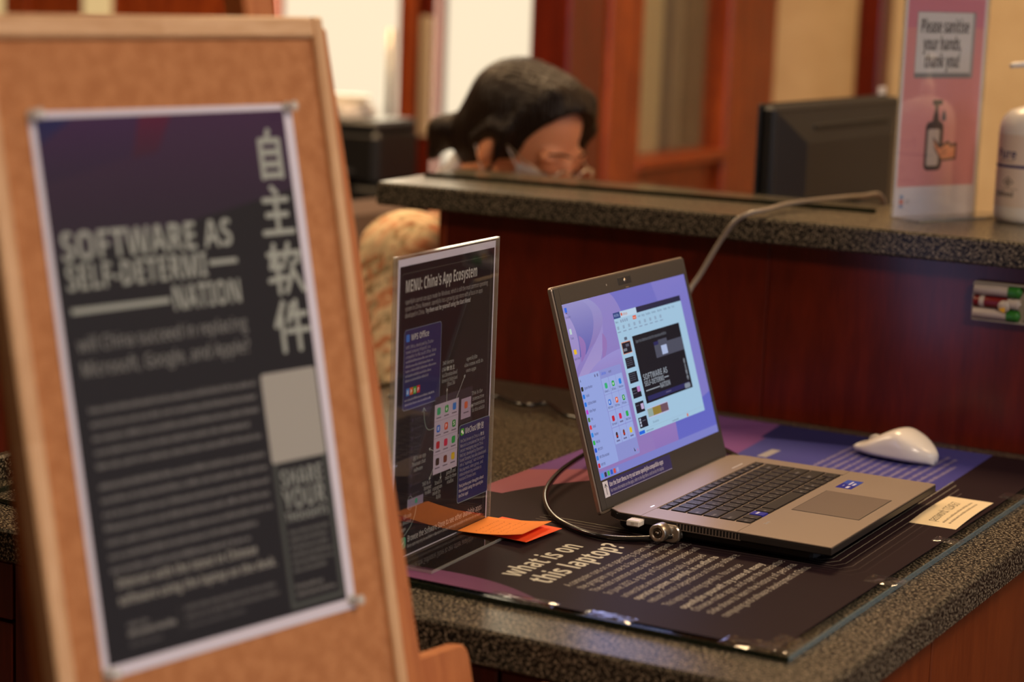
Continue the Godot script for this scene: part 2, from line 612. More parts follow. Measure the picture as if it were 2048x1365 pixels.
	# hair: fine streaks of relief along the strands
	var hi := new_image(256, 256, Color.WHITE)
	var hn := noise(67, 0.02, 3)
	for y in 256:
		for x in 256:
			var v := clampf(0.5 + hn.get_noise_2d(x * 9.0, y * 0.8) * 0.9, 0.0, 1.0)
			hi.set_pixel(x, y, Color(v, v, v))
	var hair := mat("hair", c8(30, 19, 14), 0.40)
	hair.metallic_specular = 0.35
	hair.heightmap_enabled = true
	hair.heightmap_texture = pic(hi)
	hair.heightmap_scale = 0.35
	hair.uv1_triplanar = true
	hair.uv1_scale = Vector3(5.0, 5.0, 5.0)
	mat("mask_cloth", c8(226, 222, 222), 0.85)
	mat("trousers", c8(44, 46, 56), 0.9)
	mat("battery_case", c8(168, 158, 142), 0.5)
	mat("battery_white", c8(184, 172, 160), 0.4)  # battery colours toned down for the shade under the counter
	mat("battery_green", c8(44, 116, 36), 0.4)
	mat("battery_red", c8(116, 18, 20), 0.35)
	mat("sticker_yellow", c8(224, 172, 24), 0.5)
	mat("post_reflection_tone", c8(190, 172, 150), 0.5)  # colour of the reflection painted on the timber post
	# patterned shirt: cream cloth with broken rust, ochre and brown streaks
	var sh := new_image(512, 512, c8(226, 196, 158))
	var s1 := noise(61, 0.010, 2)
	var s2 := noise(62, 0.013, 2)
	var s3 := noise(63, 0.02, 3)
	for y in 512:
		for x in 512:
			var wob := s3.get_noise_2d(x, y) * 40.0
			var u := (x + y) * 0.55 + wob
			var w := (x - y) * 1.6 + wob
			var col := c8(242, 218, 180)
			col = col.lerp(c8(206, 112, 70), smoothstep(0.10, 0.22, s1.get_noise_2d(u, w)) * 0.8)
			col = col.lerp(c8(120, 104, 70), smoothstep(0.16, 0.28, s2.get_noise_2d(u + 300.0, w)) * 0.7)
			sh.set_pixel(x, y, col)
	grain("patterned_shirt", pic(sh), Vector3.ONE * 2.6, 0.85)

# ---------------------------------------------------------------- the prints
const ZI := [[0.5, 0.0, 0.42, 0.18], [0.2, 0.2, 0.2, 0.97], [0.8, 0.2, 0.8, 0.97], [0.2, 0.2, 0.8, 0.2], [0.2, 0.45, 0.8, 0.45], [0.2, 0.7, 0.8, 0.7], [0.2, 0.94, 0.8, 0.94]]
const ZHU := [[0.42, 0.0, 0.55, 0.12], [0.15, 0.26, 0.85, 0.26], [0.2, 0.58, 0.8, 0.58], [0.06, 0.95, 0.94, 0.95], [0.5, 0.26, 0.5, 0.95]]
const RUAN := [[0.06, 0.2, 0.46, 0.2], [0.24, 0.02, 0.1, 0.46, 0.46, 0.46], [0.28, 0.3, 0.28, 0.98], [0.03, 0.72, 0.5, 0.68], [0.66, 0.02, 0.52, 0.34], [0.6, 0.2, 0.95, 0.2, 0.88, 0.38], [0.74, 0.4, 0.68, 0.62, 0.48, 0.97], [0.73, 0.56, 0.98, 0.97]]
const JIAN := [[0.3, 0.02, 0.04, 0.46], [0.2, 0.3, 0.2, 0.98], [0.54, 0.08, 0.42, 0.4], [0.48, 0.28, 0.94, 0.28], [0.36, 0.6, 0.98, 0.6], [0.68, 0.02, 0.68, 0.98]]
const WEI := [[0.2, 0.02, 0.02, 0.3], [0.22, 0.28, 0.02, 0.6], [0.12, 0.5, 0.12, 0.98], [0.3, 0.12, 0.3, 0.36, 0.56, 0.36, 0.56, 0.12], [0.43, 0.02, 0.43, 0.36], [0.28, 0.5, 0.58, 0.5], [0.34, 0.62, 0.3, 0.95], [0.34, 0.62, 0.52, 0.62, 0.52, 0.9, 0.6, 0.84], [0.74, 0.02, 0.64, 0.4], [0.7, 0.26, 0.98, 0.26], [0.9, 0.28, 0.6, 0.97], [0.68, 0.4, 0.98, 0.97]]
const XIN := [[0.26, 0.02, 0.04, 0.46], [0.18, 0.3, 0.18, 0.98], [0.6, 0.02, 0.66, 0.12], [0.36, 0.2, 0.96, 0.2], [0.44, 0.36, 0.88, 0.36], [0.44, 0.5, 0.88, 0.5], [0.44, 0.66, 0.44, 0.97, 0.88, 0.97, 0.88, 0.66, 0.44, 0.66]]

func print_poster() -> ImageTexture:
	var s := 4.87      # pixels per millimetre
	var im := new_image(1297, 2045, c8(226, 222, 238))
	var rng := RandomNumberGenerator.new()
	rng.seed = 5
	var dark := c8(40, 38, 42)
	# printed ground: dark grey with a plum sheet of colour across the top
	rect(im, 5.5 * s, 5 * s, 251 * s, 406 * s, dark)
	poly(im, [Vector2(5.5, 5) * s, Vector2(256.5, 5) * s, Vector2(256.5, 70) * s, Vector2(5.5, 112) * s], c8(70, 46, 78), c8(48, 42, 52))
	poly(im, [Vector2(5.5, 5) * s, Vector2(104, 5) * s, Vector2(92, 36) * s, Vector2(5.5, 54) * s], c8(68, 42, 82), c8(54, 42, 64))
	poly(im, [Vector2(104, 5) * s, Vector2(136, 5) * s, Vector2(118, 34) * s, Vector2(92, 38) * s], c8(92, 32, 64), c8(66, 40, 60))
	poly(im, [Vector2(5.5, 5) * s, Vector2(40, 5) * s, Vector2(5.5, 26) * s], c8(40, 40, 92), c8(50, 42, 80))
	var w := c8(166, 172, 166)
	tx(im, "SOFTWARE AS", 13 * s, 111 * s, 30 * s, w, "bold", 171 * s)
	tx(im, "SELF-DETERMI", 14.5 * s, 133 * s, 26 * s, w, "bold", 139 * s)
	rect(im, 155 * s, 121 * s, 30 * s, 4.2 * s, w)
	rect(im, 15.5 * s, 146 * s, 95 * s, 4.4 * s, w)
	tx(im, "NATION", 113 * s, 156.5 * s, 26 * s, w, "bold", 73 * s)
	var g := c8(142, 144, 142)
	tx(im, "will China succeed in replacing", 17 * s, 178.5 * s, 15 * s, g, "plain", 170 * s)
	tx(im, "Microsoft, Google, and Apple?", 17 * s, 197 * s, 15 * s, g, "plain", 170 * s)
	var b := c8(126, 126, 126)
	var lines := [[224, 168], [234.5, 168], [245, 168], [255.5, 160], [266, 166], [281, 168], [291.5, 168], [302, 168], [312.5, 166], [323, 168], [333.5, 150], [344, 142]]
	for l in lines:
		greek(im, rng, 19 * s, l[0] * s, l[1] * s, 2.9 * s, b)
	tx(im, "Interact with the latest in Chinese", 23 * s, 356 * s, 10.5 * s, c8(160, 160, 154), "bold", 143 * s)
	tx(im, "software using the laptop on the desk.", 23 * s, 369 * s, 10.5 * s, c8(160, 160, 154), "bold", 162 * s)
	greek(im, rng, 84 * s, 384.5 * s, 98 * s, 2.4 * s, c8(104, 104, 104))
	greek(im, rng, 84 * s, 391.5 * s, 98 * s, 2.4 * s, c8(104, 104, 104))
	greek(im, rng, 84 * s, 398.5 * s, 60 * s, 2.2 * s, c8(86, 86, 88))
	greek(im, rng, 28 * s, 386 * s, 24 * s, 2.4 * s, c8(120, 120, 120))
	greek(im, rng, 28 * s, 393 * s, 46 * s, 3.4 * s, c8(140, 140, 138))
	greek(im, rng, 28 * s, 401 * s, 34 * s, 2.2 * s, c8(86, 86, 88))
	rect(im, 78 * s, 380 * s, 1.0 * s, 22 * s, c8(60, 60, 60))
	# feedback panel: grey frame, pale square, heading
	rect(im, 194 * s, 217 * s, 60.5 * s, 190 * s, c8(78, 82, 80))
	rect(im, 198.5 * s, 290 * s, 51.5 * s, 112.5 * s, dark)
	rr(im, 193.5 * s, 216.5 * s, 61 * s, 72.5 * s, 3 * s, c8(172, 170, 164))
	var e := c8(150, 156, 152)
	tx(im, "SHARE", 200.5 * s, 309.5 * s, 19.5 * s, e, "bold", 48 * s)
	tx(im, "YOUR", 200.5 * s, 327.5 * s, 22 * s, e, "bold", 48 * s)
	tx(im, "THOUGHTS", 200.5 * s, 337.5 * s, 9.8 * s, e, "bold", 48 * s)
	for i in 6:
		greek(im, rng, 202 * s, (347.5 + 6.2 * i) * s, ([45, 45, 45, 45, 45, 36][i]) * s, 2.3 * s, c8(112, 114, 112))
	greek(im, rng, 202 * s, 391.5 * s, 30 * s, 2.4 * s, c8(124, 124, 122))
	greek(im, rng, 202 * s, 398 * s, 46 * s, 2.4 * s, c8(124, 124, 122))
	# the four characters down the right side
	var k := c8(166, 172, 166)
	strokes(im, ZI, 219 * s, 22 * s, 34 * s, 38 * s, 5.4 * s, k)
	strokes(im, ZHU, 217 * s, 68 * s, 36 * s, 38 * s, 5.0 * s, k)
	strokes(im, RUAN, 217 * s, 114 * s, 38 * s, 40 * s, 4.8 * s, k)
	strokes(im, JIAN, 217 * s, 161 * s, 37 * s, 40 * s, 5.0 * s, k)
	return pic(im)

func icon(im: Image, x: float, y: float, r: float, col: Color, mark: String, s: float) -> void:
	rr(im, (x - r) * s, (y - r) * s, 2 * r * s, 2 * r * s, 0.55 * r * s, col)
	if mark != "":
		tx(im, mark, (x - r * 0.5) * s, (y + r * 0.55) * s, r * 1.5 * s, Color.WHITE, "bold", r * 1.0 * s)

const APPS := [[54, 178, 118, ""], [46, 168, 76, "e"], [44, 128, 222, ""], [40, 108, 214, "W"], [222, 84, 44, "P"], [36, 150, 62, "S"], [192, 36, 56, ""], [212, 40, 84, ""], [40, 172, 80, ""], [60, 40, 40, ""], [120, 60, 48, ""], [222, 190, 40, ""]]

func print_menu() -> ImageTexture:
	var s := 6.5
	var im := new_image(1313, 1934, c8(228, 224, 240))     # 202 x 297.5 mm of paper; millimetres below are measured from the holder's corner
	var big := new_image(1391, 1965, c8(228, 224, 240))
	var rng := RandomNumberGenerator.new()
	rng.seed = 9
	var dark := c8(34, 28, 34)
	var pale := c8(206, 206, 200)
	rect(big, 10.2 * s, 10.5 * s, 195.8 * s, 289 * s, dark)
	# thin rounded frame
	rr(big, 13 * s, 17.5 * s, 187 * s, 274 * s, 4 * s, c8(92, 92, 88))
	rr(big, 13.6 * s, 18.1 * s, 185.8 * s, 272.8 * s, 3.6 * s, dark)
	tx(big, "MENU: China's App Ecosystem", 21.5 * s, 36.5 * s, 16.5 * s, pale, "bold", 148.5 * s)
	var t := c8(186, 184, 178)
	tx(big, "openKylin cannot use apps made for Windows, which is still the most common operating", 22 * s, 48 * s, 6.4 * s, t, "plain", 172 * s)
	tx(big, "system in China. However, openKylin has a growing app store with a focus on apps", 22 * s, 54.6 * s, 6.4 * s, t, "plain", 161 * s)
	tx(big, "developed in China.", 22 * s, 61.2 * s, 6.4 * s, t, "plain", 39 * s)
	tx(big, "Try them out for yourself using the Start Menu!", 63 * s, 61.2 * s, 6.4 * s, pale, "bold", 94 * s)
	# office suite box
	rr(big, 21.5 * s, 73 * s, 75 * s, 80 * s, 4 * s, c8(120, 130, 150))
	rr(big, 22.3 * s, 73.8 * s, 73.4 * s, 78.4 * s, 3.4 * s, c8(56, 54, 104))
	rr(big, 25.5 * s, 78 * s, 6.8 * s, 7.4 * s, 1.6 * s, c8(70, 130, 226))
	tx(big, "WPS Office", 35.5 * s, 84.8 * s, 8.6 * s, pale, "bold", 36 * s)
	var wl := ["WPS Office, developed by Zhuhai-", "based company Kingsoft, is a", "competitor to Microsoft Office. Since"]
	for i in wl.size():
		tx(big, wl[i], 25.5 * s, (92.4 + 4.7 * i) * s, 4.5 * s, t, "plain", [56.0, 49.0, 61.0][i] * s)
	for i in 5:
		greek(big, rng, 25.5 * s, (106.2 + 4.7 * i) * s, [59, 55, 62, 52, 46][i] * s, 1.9 * s, c8(150, 150, 160))
	for i in 4:
		rect(big, (28.2 + 7.0 * i) * s, 131.4 * s, 6.4 * s, 7.4 * s, [c8(70, 140, 226), c8(230, 110, 40), c8(80, 170, 60), c8(214, 54, 50)][i])
		tx(big, ["W", "P", "S", "P"][i], (29.4 + 7.0 * i) * s, 137.4 * s, 5.6 * s, Color.WHITE, "bold", 3.6 * s)
	greek(big, rng, 25.5 * s, 144 * s, 60 * s, 1.7 * s, c8(170, 170, 180))
	greek(big, rng, 25.5 * s, 148.6 * s, 52 * s, 1.7 * s, c8(170, 170, 180))
	# pictured start menu: faded list, bright grid of apps, small tile
	rect(big, 37.5 * s, 157 * s, 49.5 * s, 91 * s, c8(50, 46, 56))
	rect(big, 88 * s, 150 * s, 79 * s, 8 * s, c8(66, 60, 74))
	rect(big, 137.5 * s, 150 * s, 30 * s, 36 * s, c8(58, 52, 64))
	rect(big, 87.4 * s, 157.5 * s, 50.6 * s, 71.5 * s, c8(196, 186, 206))
	rect(big, 143.6 * s, 160.5 * s, 21.4 * s, 21.4 * s, c8(182, 168, 192))
	icon(big, 154.2, 168, 3.6, c8(222, 110, 70), "", s)
	rect(big, 149 * s, 175 * s, 11 * s, 1.4 * s, c8(120, 108, 128))
	for i in 12:
		var a: Array = APPS[i]
		var cx: float = [96.2, 112.6, 129.0][i % 3]
		var cy: float = [165.0, 182.7, 199.6, 216.6][i / 3]
		icon(big, cx, cy, 3.7, c8(a[0], a[1], a[2]), a[3], s)
		rect(big, (cx - 5) * s, (cy + 6.0) * s, 10 * s, 1.1 * s, c8(110, 100, 120))
	for i in 3:
		rect(big, 88 * s, (174.6 + 17.2 * i) * s, 49.6 * s, 0.4 * s, c8(160, 150, 172))
	for i in 9:
		rect(big, 41 * s, (163 + 9.4 * i) * s, 3.4 * s, 3.4 * s, c8(70, 62, 84))
		rect(big, 47 * s, (164 + 9.4 * i) * s, 14 * s, 1.2 * s, c8(70, 66, 78))
	rect(big, 36.8 * s, 244 * s, 32 * s, 9 * s, c8(150, 140, 166))
	rr(big, 52 * s, 245.6 * s, 5 * s, 5 * s, 1.2 * s, c8(70, 170, 130))
	# handwriting and its arrows
	var ink := c8(196, 204, 198)
	var hand := [["360 Secure", 101, 119, 24], ["(360", 100, 125.5, 9], ["is a Chromium-based", 101, 131.5, 32], ["browser by Beijing-based", 101, 137, 33], ["Qihoo 360", 112, 142, 17],
		["openKylin", 152, 122, 24], ["also comes with its", 148, 128, 41], ["own apps", 152, 134, 22],
		["This is the", 166, 160, 24], ["interactive", 168, 166, 26], ["presentation", 168, 172, 28], ["for this exhibit", 168, 178, 28],
		["Xmail is", 92, 240, 15], ["a program", 88, 245, 20], ["made by", 88, 250, 17], ["Kylin", 96, 255, 10], ["360 is a", 66, 236, 17], ["browser", 70, 241, 15], ["toolkit", 72, 246, 13], ["QQ is an app", 46, 206, 26], ["Tencent chat", 44, 212, 28], ["software", 48, 218, 18], ["games and", 116, 234, 20], ["more by these", 114, 239, 24], ["studios", 118, 244, 14], ["QR code", 30, 262, 16], ["to download", 24, 268, 22], ["apps", 26, 274, 9]]
	for h in hand:
		tx(big, h[0], h[1] * s, h[2] * s, 5.4 * s, ink, "serif", h[3] * s)
	strokes(big, WEI, 110 * s, 121.4 * s, 5 * s, 4.6 * s, 0.5 * s, ink)
	strokes(big, XIN, 116 * s, 121.4 * s, 5 * s, 4.6 * s, 0.5 * s, ink)
	strokes(big, ZHU, 122 * s, 121.4 * s, 5 * s, 4.6 * s, 0.5 * s, ink)
	for a in [[112, 163, 112, 144], [129, 162, 150, 136], [160, 171, 169, 171], [136, 203, 142, 196], [88, 204, 78, 200], [88, 222, 80, 232], [104, 226, 104, 236], [126, 226, 126, 231]]:
		var p := Vector2(a[0], a[1]) * s
		var q := Vector2(a[2], a[3]) * s
		stroke(big, p, q, 0.7 * s, ink)
		var d := (p - q).normalized() * 3.0 * s
		stroke(big, q, q + d.rotated(0.5), 0.7 * s, ink)
		stroke(big, q, q + d.rotated(-0.5), 0.7 * s, ink)
	var cv := bez(Vector2(88, 180) * s, Vector2(72, 184) * s, Vector2(66, 176) * s, Vector2(65, 156) * s)
	cv.append_array([Vector2(62, 160) * s, Vector2(65, 156) * s, Vector2(69, 160) * s])
	for i in cv.size() - 1:
		stroke(big, cv[i], cv[i + 1], 0.9 * s, c8(150, 172, 162))
	var cw := bez(Vector2(55, 252) * s, Vector2(54, 266) * s, Vector2(46, 272) * s, Vector2(32, 279) * s)
	for i in cw.size() - 1:
		stroke(big, cw[i], cw[i + 1], 0.9 * s, c8(150, 172, 162))
	for i in 20:
		var a0 := TAU * i / 20
		var a1 := TAU * (i + 1) / 20
		stroke(big, Vector2(42 + 5 * cos(a0), 248 + 7 * sin(a0)) * s, Vector2(42 + 5 * cos(a1), 248 + 7 * sin(a1)) * s, 0.6 * s, c8(150, 160, 156))
	# messaging app box
	rr(big, 140.8 * s, 187.5 * s, 68 * s, 82.5 * s, 4 * s, c8(128, 150, 158))
	rr(big, 141.6 * s, 188.3 * s, 66.4 * s, 80.9 * s, 3.4 * s, c8(52, 54, 108))
	rr(big, 144.4 * s, 191.6 * s, 7.4 * s, 7.4 * s, 1.8 * s, c8(84, 190, 54))
	rr(big, 145.6 * s, 193.2 * s, 3.6 * s, 3.0 * s, 1.4 * s, Color.WHITE)
	rr(big, 148.0 * s, 195.2 * s, 3.0 * s, 2.6 * s, 1.2 * s, Color.WHITE)
	tx(big, "WeChat/", 154.3 * s, 198.6 * s, 8.8 * s, pale, "bold", 26 * s)
	strokes(big, WEI, 180.6 * s, 191.8 * s, 7 * s, 7.2 * s, 0.8 * s, pale)
	strokes(big, XIN, 188.4 * s, 191.8 * s, 7 * s, 7.2 * s, 0.8 * s, pale)
	var wc := ["WeChat (known in China as", "Weixin) is considered the largest", "instant messaging app in China.", "WeChat, developed by Shenzhen-", "based Tencent, has also developed", "into a \"superapp,\" with functions", "like payment, video games, and", "videoconferencing available to", "mainland Chinese users."]
	for i in wc.size():
		tx(big, wc[i], 144.6 * s, (206.6 + 5.02 * i) * s, 4.7 * s, t, "plain", [43.0, 55.0, 52.0, 53.0, 58.0, 54.0, 52.0, 49.0, 38.0][i] * s)
	strokes(big, WEI, 188.6 * s, 202.6 * s, 4 * s, 4 * s, 0.5 * s, t)
	strokes(big, XIN, 193 * s, 202.6 * s, 4 * s, 4 * s, 0.5 * s, t)
	for i in 3:
		tx(big, ["Text Joshua your thoughts about", "this exhibit using the openKylin", "WeChat app!"][i], 144.6 * s, (253.6 + 5.3 * i) * s, 4.7 * s, pale, "bold", [55.0, 54.0, 21.0][i] * s)
	# store line at the foot
	rr(big, 21 * s, 280.4 * s, 14.4 * s, 12 * s, 3.2 * s, c8(70, 176, 140))
	for a in [[25, 285.6, 28.2, 289], [28.2, 289, 31.6, 285.6]]:
		stroke(big, Vector2(a[0], a[1]) * s, Vector2(a[2], a[3]) * s, 0.9 * s, Color.WHITE)
	tx(big, "Browse the Software Store to see other available apps", 39 * s, 287 * s, 8.6 * s, pale, "plain", 158 * s)
	tx(big, "Many apps may only be available in Mandarin Chinese. Some apps available in the store do not work.", 39 * s, 293 * s, 4.6 * s, t, "plain", 157 * s)
	im.blit_rect(big, Rect2i(int(6.5 * s), int(3.5 * s), 1313, 1934), Vector2i.ZERO)
	return pic(im)

func print_screen() -> ImageTexture:
	var s := 6.0
	var im := new_image(1852, 1134, c8(126, 124, 206))
	var rng := RandomNumberGenerator.new()
	rng.seed = 13
	var v := func(x: float, y: float) -> Vector2: return Vector2(x, y) * s
	# wallpaper: blue-violet field, overlapping petals
	poly(im, [v.call(0, 0), v.call(309, 0), v.call(309, 189), v.call(0, 189)], c8(112, 112, 198), c8(126, 122, 200))
	poly(im, [v.call(218, 0), v.call(309, 0), v.call(309, 189), v.call(276, 189)], c8(126, 122, 204), c8(134, 126, 200))
	poly(im, [v.call(0, 150), v.call(204, 150), v.call(201, 189), v.call(0, 189)], c8(156, 124, 190), c8(142, 116, 188))
	poly(im, [v.call(204, 158), v.call(309, 140), v.call(309, 189), v.call(201, 189)], c8(100, 104, 198), c8(104, 108, 200))
	var arc := [v.call(0, 0)] + bez(v.call(112, 0), v.call(126, 8), v.call(134, 22), v.call(140, 60)) + [v.call(140, 189), v.call(0, 189)]
	poly(im, arc, c8(142, 132, 202), c8(150, 122, 188))
	var pb := bez(v.call(60, 0), v.call(96, 14), v.call(92, 32), v.call(55, 48)) + [v.call(30, 56), v.call(0, 60), v.call(0, 0)]
	poly(im, pb, c8(152, 150, 208), c8(140, 118, 184))
	var pa := bez(v.call(40, 0), v.call(72, 6), v.call(74, 30), v.call(30, 57)) + [v.call(0, 60), v.call(0, 0)]
	poly(im, pa, c8(150, 146, 204), c8(96, 96, 176))
	poly(im, bez(v.call(0, 8), v.call(14, 12), v.call(28, 34), v.call(13, 63)) + [v.call(0, 70)], c8(164, 154, 212), c8(156, 138, 200))
	poly(im, bez(v.call(22, 36), v.call(38, 40), v.call(38, 56), v.call(16, 64)) + [v.call(20, 52)], c8(152, 118, 184), c8(144, 112, 184))
	poly(im, bez(v.call(83, 24), v.call(86, 36), v.call(40, 54), v.call(2, 78)) + bez(v.call(2, 90), v.call(44, 86), v.call(74, 66), v.call(83, 24)), c8(150, 138, 204), c8(170, 154, 208))
	poly(im, bez(v.call(76, 40), v.call(92, 50), v.call(74, 64), v.call(62, 72)), c8(152, 118, 184), c8(150, 120, 188))
	poly(im, bez(v.call(16, 82), v.call(50, 66), v.call(86, 60), v.call(140, 62)) + [v.call(140, 100), v.call(0, 100)], c8(156, 148, 214), c8(150, 126, 192))
	# desktop icons
	rect(im, 4.4 * s, 4 * s, 5 * s, 5 * s, c8(30, 100, 226))
	rect(im, 5.6 * s, 9.4 * s, 2.6 * s, 1 * s, c8(90, 60, 90))
	rect(im, 4.8 * s, 26.6 * s, 4.6 * s, 6 * s, c8(190, 214, 214))
	rect(im, 4.6 * s, 49 * s, 6 * s, 5 * s, c8(236, 190, 40))
	tx(im, "Computer", 2.4 * s, 15.4 * s, 3.4 * s, c8(80, 80, 130), "plain", 12 * s)
	tx(im, "Trash", 4.4 * s, 38 * s, 3.4 * s, c8(80, 80, 130), "plain", 7 * s)
	tx(im, "kylin-files", 2.6 * s, 60 * s, 3.4 * s, c8(80, 80, 130), "plain", 13 * s)
	# start menu
	rr(im, 1.4 * s, 77.6 * s, 100.5 * s, 99.4 * s, 2.4 * s, c8(142, 148, 212))
	rr(im, 1.4 * s, 77.6 * s, 48 * s, 99.4 * s, 2.4 * s, c8(152, 168, 228))
	var names := ["System Monitor", "Toolkit", "USB Boot Maker", "Video Player", "Vim", "Xmail", "Weather", "WeChat", "WPS 2019", "WPS Office Assistant", "WPS PDF"]
	var cols := [[40, 44, 40], [40, 120, 220], [40, 120, 226], [190, 70, 200], [80, 120, 70], [216, 60, 80], [50, 140, 230], [48, 180, 80], [36, 90, 210], [60, 130, 226], [196, 40, 60]]
	for i in 11:
		icon(im, 4.6, 91.2 + 8.24 * i, 2.4, c8(cols[i][0], cols[i][1], cols[i][2]), "", s)
		tx(im, names[i], 9.6 * s, (92.6 + 8.24 * i) * s, 4.0 * s, c8(66, 70, 110), "plain", [19.0, 8.0, 20.0, 15.0, 4.6, 7.0, 9.5, 9.0, 11.5, 23.0, 10.0][i] * s)
	tx(im, "A", 3.4 * s, 84 * s, 4 * s, c8(60, 64, 100))
	tx(im, "Collection", 53 * s, 83.4 * s, 4.2 * s, c8(40, 90, 220), "plain", 12 * s)
	tx(im, "recent", 71 * s, 83.4 * s, 4.0 * s, c8(70, 74, 110), "plain", 7 * s)
	rr(im, 37 * s, 80 * s, 3 * s, 3.2 * s, 1.4 * s, c8(110, 114, 160))
	rr(im, 43 * s, 80 * s, 3 * s, 3.2 * s, 0.4 * s, c8(110, 114, 160))
	var lab := ["Software S...", "360 Secur...", "Weather", "WPS Writer", "WPS Prese...", "WPS Sprea...", "Xmail", "", "WeChat", "", "", ""]
	for i in 12:
		var cx: float = [58.6, 75.6, 92.4][i % 3]
		var cy: float = [95.5, 113.6, 131.5, 149.9][i / 3]
		rr(im, (cx - 8.0) * s, (cy - 8.4) * s, 16 * s, 17.6 * s, 1 * s, c8(158, 174, 230))
		var a: Array = APPS[i]
		if i == 9 or i == 10:
			rr(im, (cx - 2.2) * s, (cy - 3.4) * s, 4.4 * s, 6.8 * s, 2 * s, c8(a[0], a[1], a[2]))
			rr(im, (cx - 2.4) * s, (cy + 0.2) * s, 4.8 * s, 1.6 * s, 0.5 * s, c8(190, 50, 40))
		else:
			icon(im, cx, cy, 3.0, c8(a[0], a[1], a[2]), a[3], s)
		if lab[i] != "":
			tx(im, lab[i], (cx - 6) * s, (cy + 7) * s, 3.4 * s, c8(66, 70, 110), "plain", 12 * s)
		else:
			rect(im, (cx - 4) * s, (cy + 5.2) * s, 8 * s, 1.6 * s, c8(110, 112, 156))
	poly(im, [v.call(90, 169), v.call(93, 173.4), v.call(90.6, 173.6)], c8(20, 20, 30), c8(20, 20, 30))
	rr(im, 96.4 * s, 171.4 * s, 3.2 * s, 3.2 * s, 1.6 * s, c8(176, 130, 196))
	# presentation window
	rr(im, 110 * s, 22.6 * s, 175 * s, 137 * s, 1.2 * s, c8(166, 202, 228))
	rect(im, 110 * s, 22.6 * s, 175 * s, 6.4 * s, c8(34, 36, 66))
	rect(im, 110 * s, 22.6 * s, 16.4 * s, 6.6 * s, c8(36, 66, 130))
	tx(im, "WPS Office", 112 * s, 27.4 * s, 4 * s, c8(190, 204, 236), "plain", 12 * s)
	rect(im, 126.6 * s, 22.6 * s, 41 * s, 7 * s, c8(190, 214, 236))
	rr(im, 128.4 * s, 24.4 * s, 3.4 * s, 3.4 * s, 0.8 * s, c8(222, 84, 50))
	tx(im, "exhibit.pptx", 133 * s, 27.8 * s, 4 * s, c8(196, 110, 90), "plain", 12 * s)
	rr(im, 155 * s, 31 * s, 9 * s, 4.2 * s, 1 * s, c8(222, 84, 50))
	tx(im, "Home", 156.4 * s, 34.4 * s, 3.4 * s, Color.WHITE, "plain", 6.4 * s)
	for i in 8:
		tx(im, ["Insert", "Design", "Transitions", "Animation", "Slide Show", "Review", "View", "Tools"][i], [168, 178, 188.5, 204, 219, 236, 248, 258][i] * s, 34.4 * s, 3.4 * s, c8(96, 112, 140), "plain", [7.0, 7.6, 12.0, 11.0, 12.0, 8.6, 6.0, 6.6][i] * s)
	tx(im, "Menu", 112 * s, 34.6 * s, 3.4 * s, c8(96, 112, 140), "plain", 7 * s)
	for i in 4:
		rect(im, (124 + 5 * i) * s, 31.6 * s, 3 * s, 3.2 * s, c8(136, 156, 184))
	for i in 9:
		rect(im, (113 + 13.6 * i) * s, 38.2 * s, 4.6 * s, 3.6 * s, c8(146, 170, 196))
		rect(im, (112 + 13.6 * i) * s, 44.0 * s, 8 * s, 1.2 * s, c8(136, 156, 184))
	rect(im, 139.6 * s, 50 * s, 0.4 * s, 98 * s, c8(150, 176, 206))
	rr(im, 124 * s, 51.4 * s, 7 * s, 3.4 * s, 0.8 * s, c8(92, 104, 124))
	for i in 6:
		var ty := 57.0 + 16.75 * i
		if i == 0:
			rect(im, 114.4 * s, (ty - 0.8) * s, 22.4 * s, 13.4 * s, c8(226, 150, 120))
		rect(im, 115.2 * s, ty * s, 20.8 * s, 11.8 * s, c8(30, 30, 42))
		if i == 0:
			rect(im, 124 * s, (ty + 2) * s, 8 * s, 3 * s, c8(90, 92, 110))
			rect(im, 116.4 * s, (ty + 6.4) * s, 9 * s, 3 * s, c8(120, 124, 134))
		elif i < 3:
			for q in 4:
				greek(im, rng, 116.6 * s, (ty + 2.4 + 2.2 * q) * s, 15 * s, 0.7 * s, c8(110, 112, 128))
		elif i == 3:
			rect(im, 128 * s, ty * s, 8 * s, 6 * s, c8(190, 130, 196))
			greek(im, rng, 116.6 * s, (ty + 4) * s, 9 * s, 0.8 * s, c8(110, 112, 128))
			greek(im, rng, 116.6 * s, (ty + 7) * s, 9 * s, 0.8 * s, c8(110, 112, 128))
		elif i == 4:
			rect(im, 128 * s, (ty + 2.6) * s, 7 * s, 6.4 * s, c8(196, 176, 214))
			greek(im, rng, 116.6 * s, (ty + 4) * s, 9 * s, 0.8 * s, c8(110, 112, 128))
		else:
			for q in 3:
				rr(im, 117 * s, (ty + 1 + 3.4 * q) * s, 4 * s, 2.8 * s, 1 * s, c8(176, 186, 206))
			greek(im, rng, 123 * s, (ty + 5) * s, 10 * s, 0.8 * s, c8(110, 112, 128))
	rect(im, 143.4 * s, 52.8 * s, 123.6 * s, 76.4 * s, c8(26, 26, 34))
	tx(im, "Open the slideshow to start the interactive exhibition", 149.5 * s, 61.4 * s, 4.8 * s, c8(132, 138, 150), "plain", 80 * s)
	rect(im, 192 * s, 69 * s, 75 * s, 15.4 * s, c8(78, 80, 96))
	rect(im, 192 * s, 66 * s, 12 * s, 4 * s, c8(44, 44, 92))
	rect(im, 204 * s, 65 * s, 23 * s, 4.4 * s, c8(78, 80, 96))
	rr(im, 208.6 * s, 72.2 * s, 15 * s, 10.4 * s, 1 * s, c8(176, 190, 226))
	var k := c8(150, 158, 168)
	tx(im, "SOFTWARE AS", 148.4 * s, 103.6 * s, 9.4 * s, k, "bold", 63.4 * s)
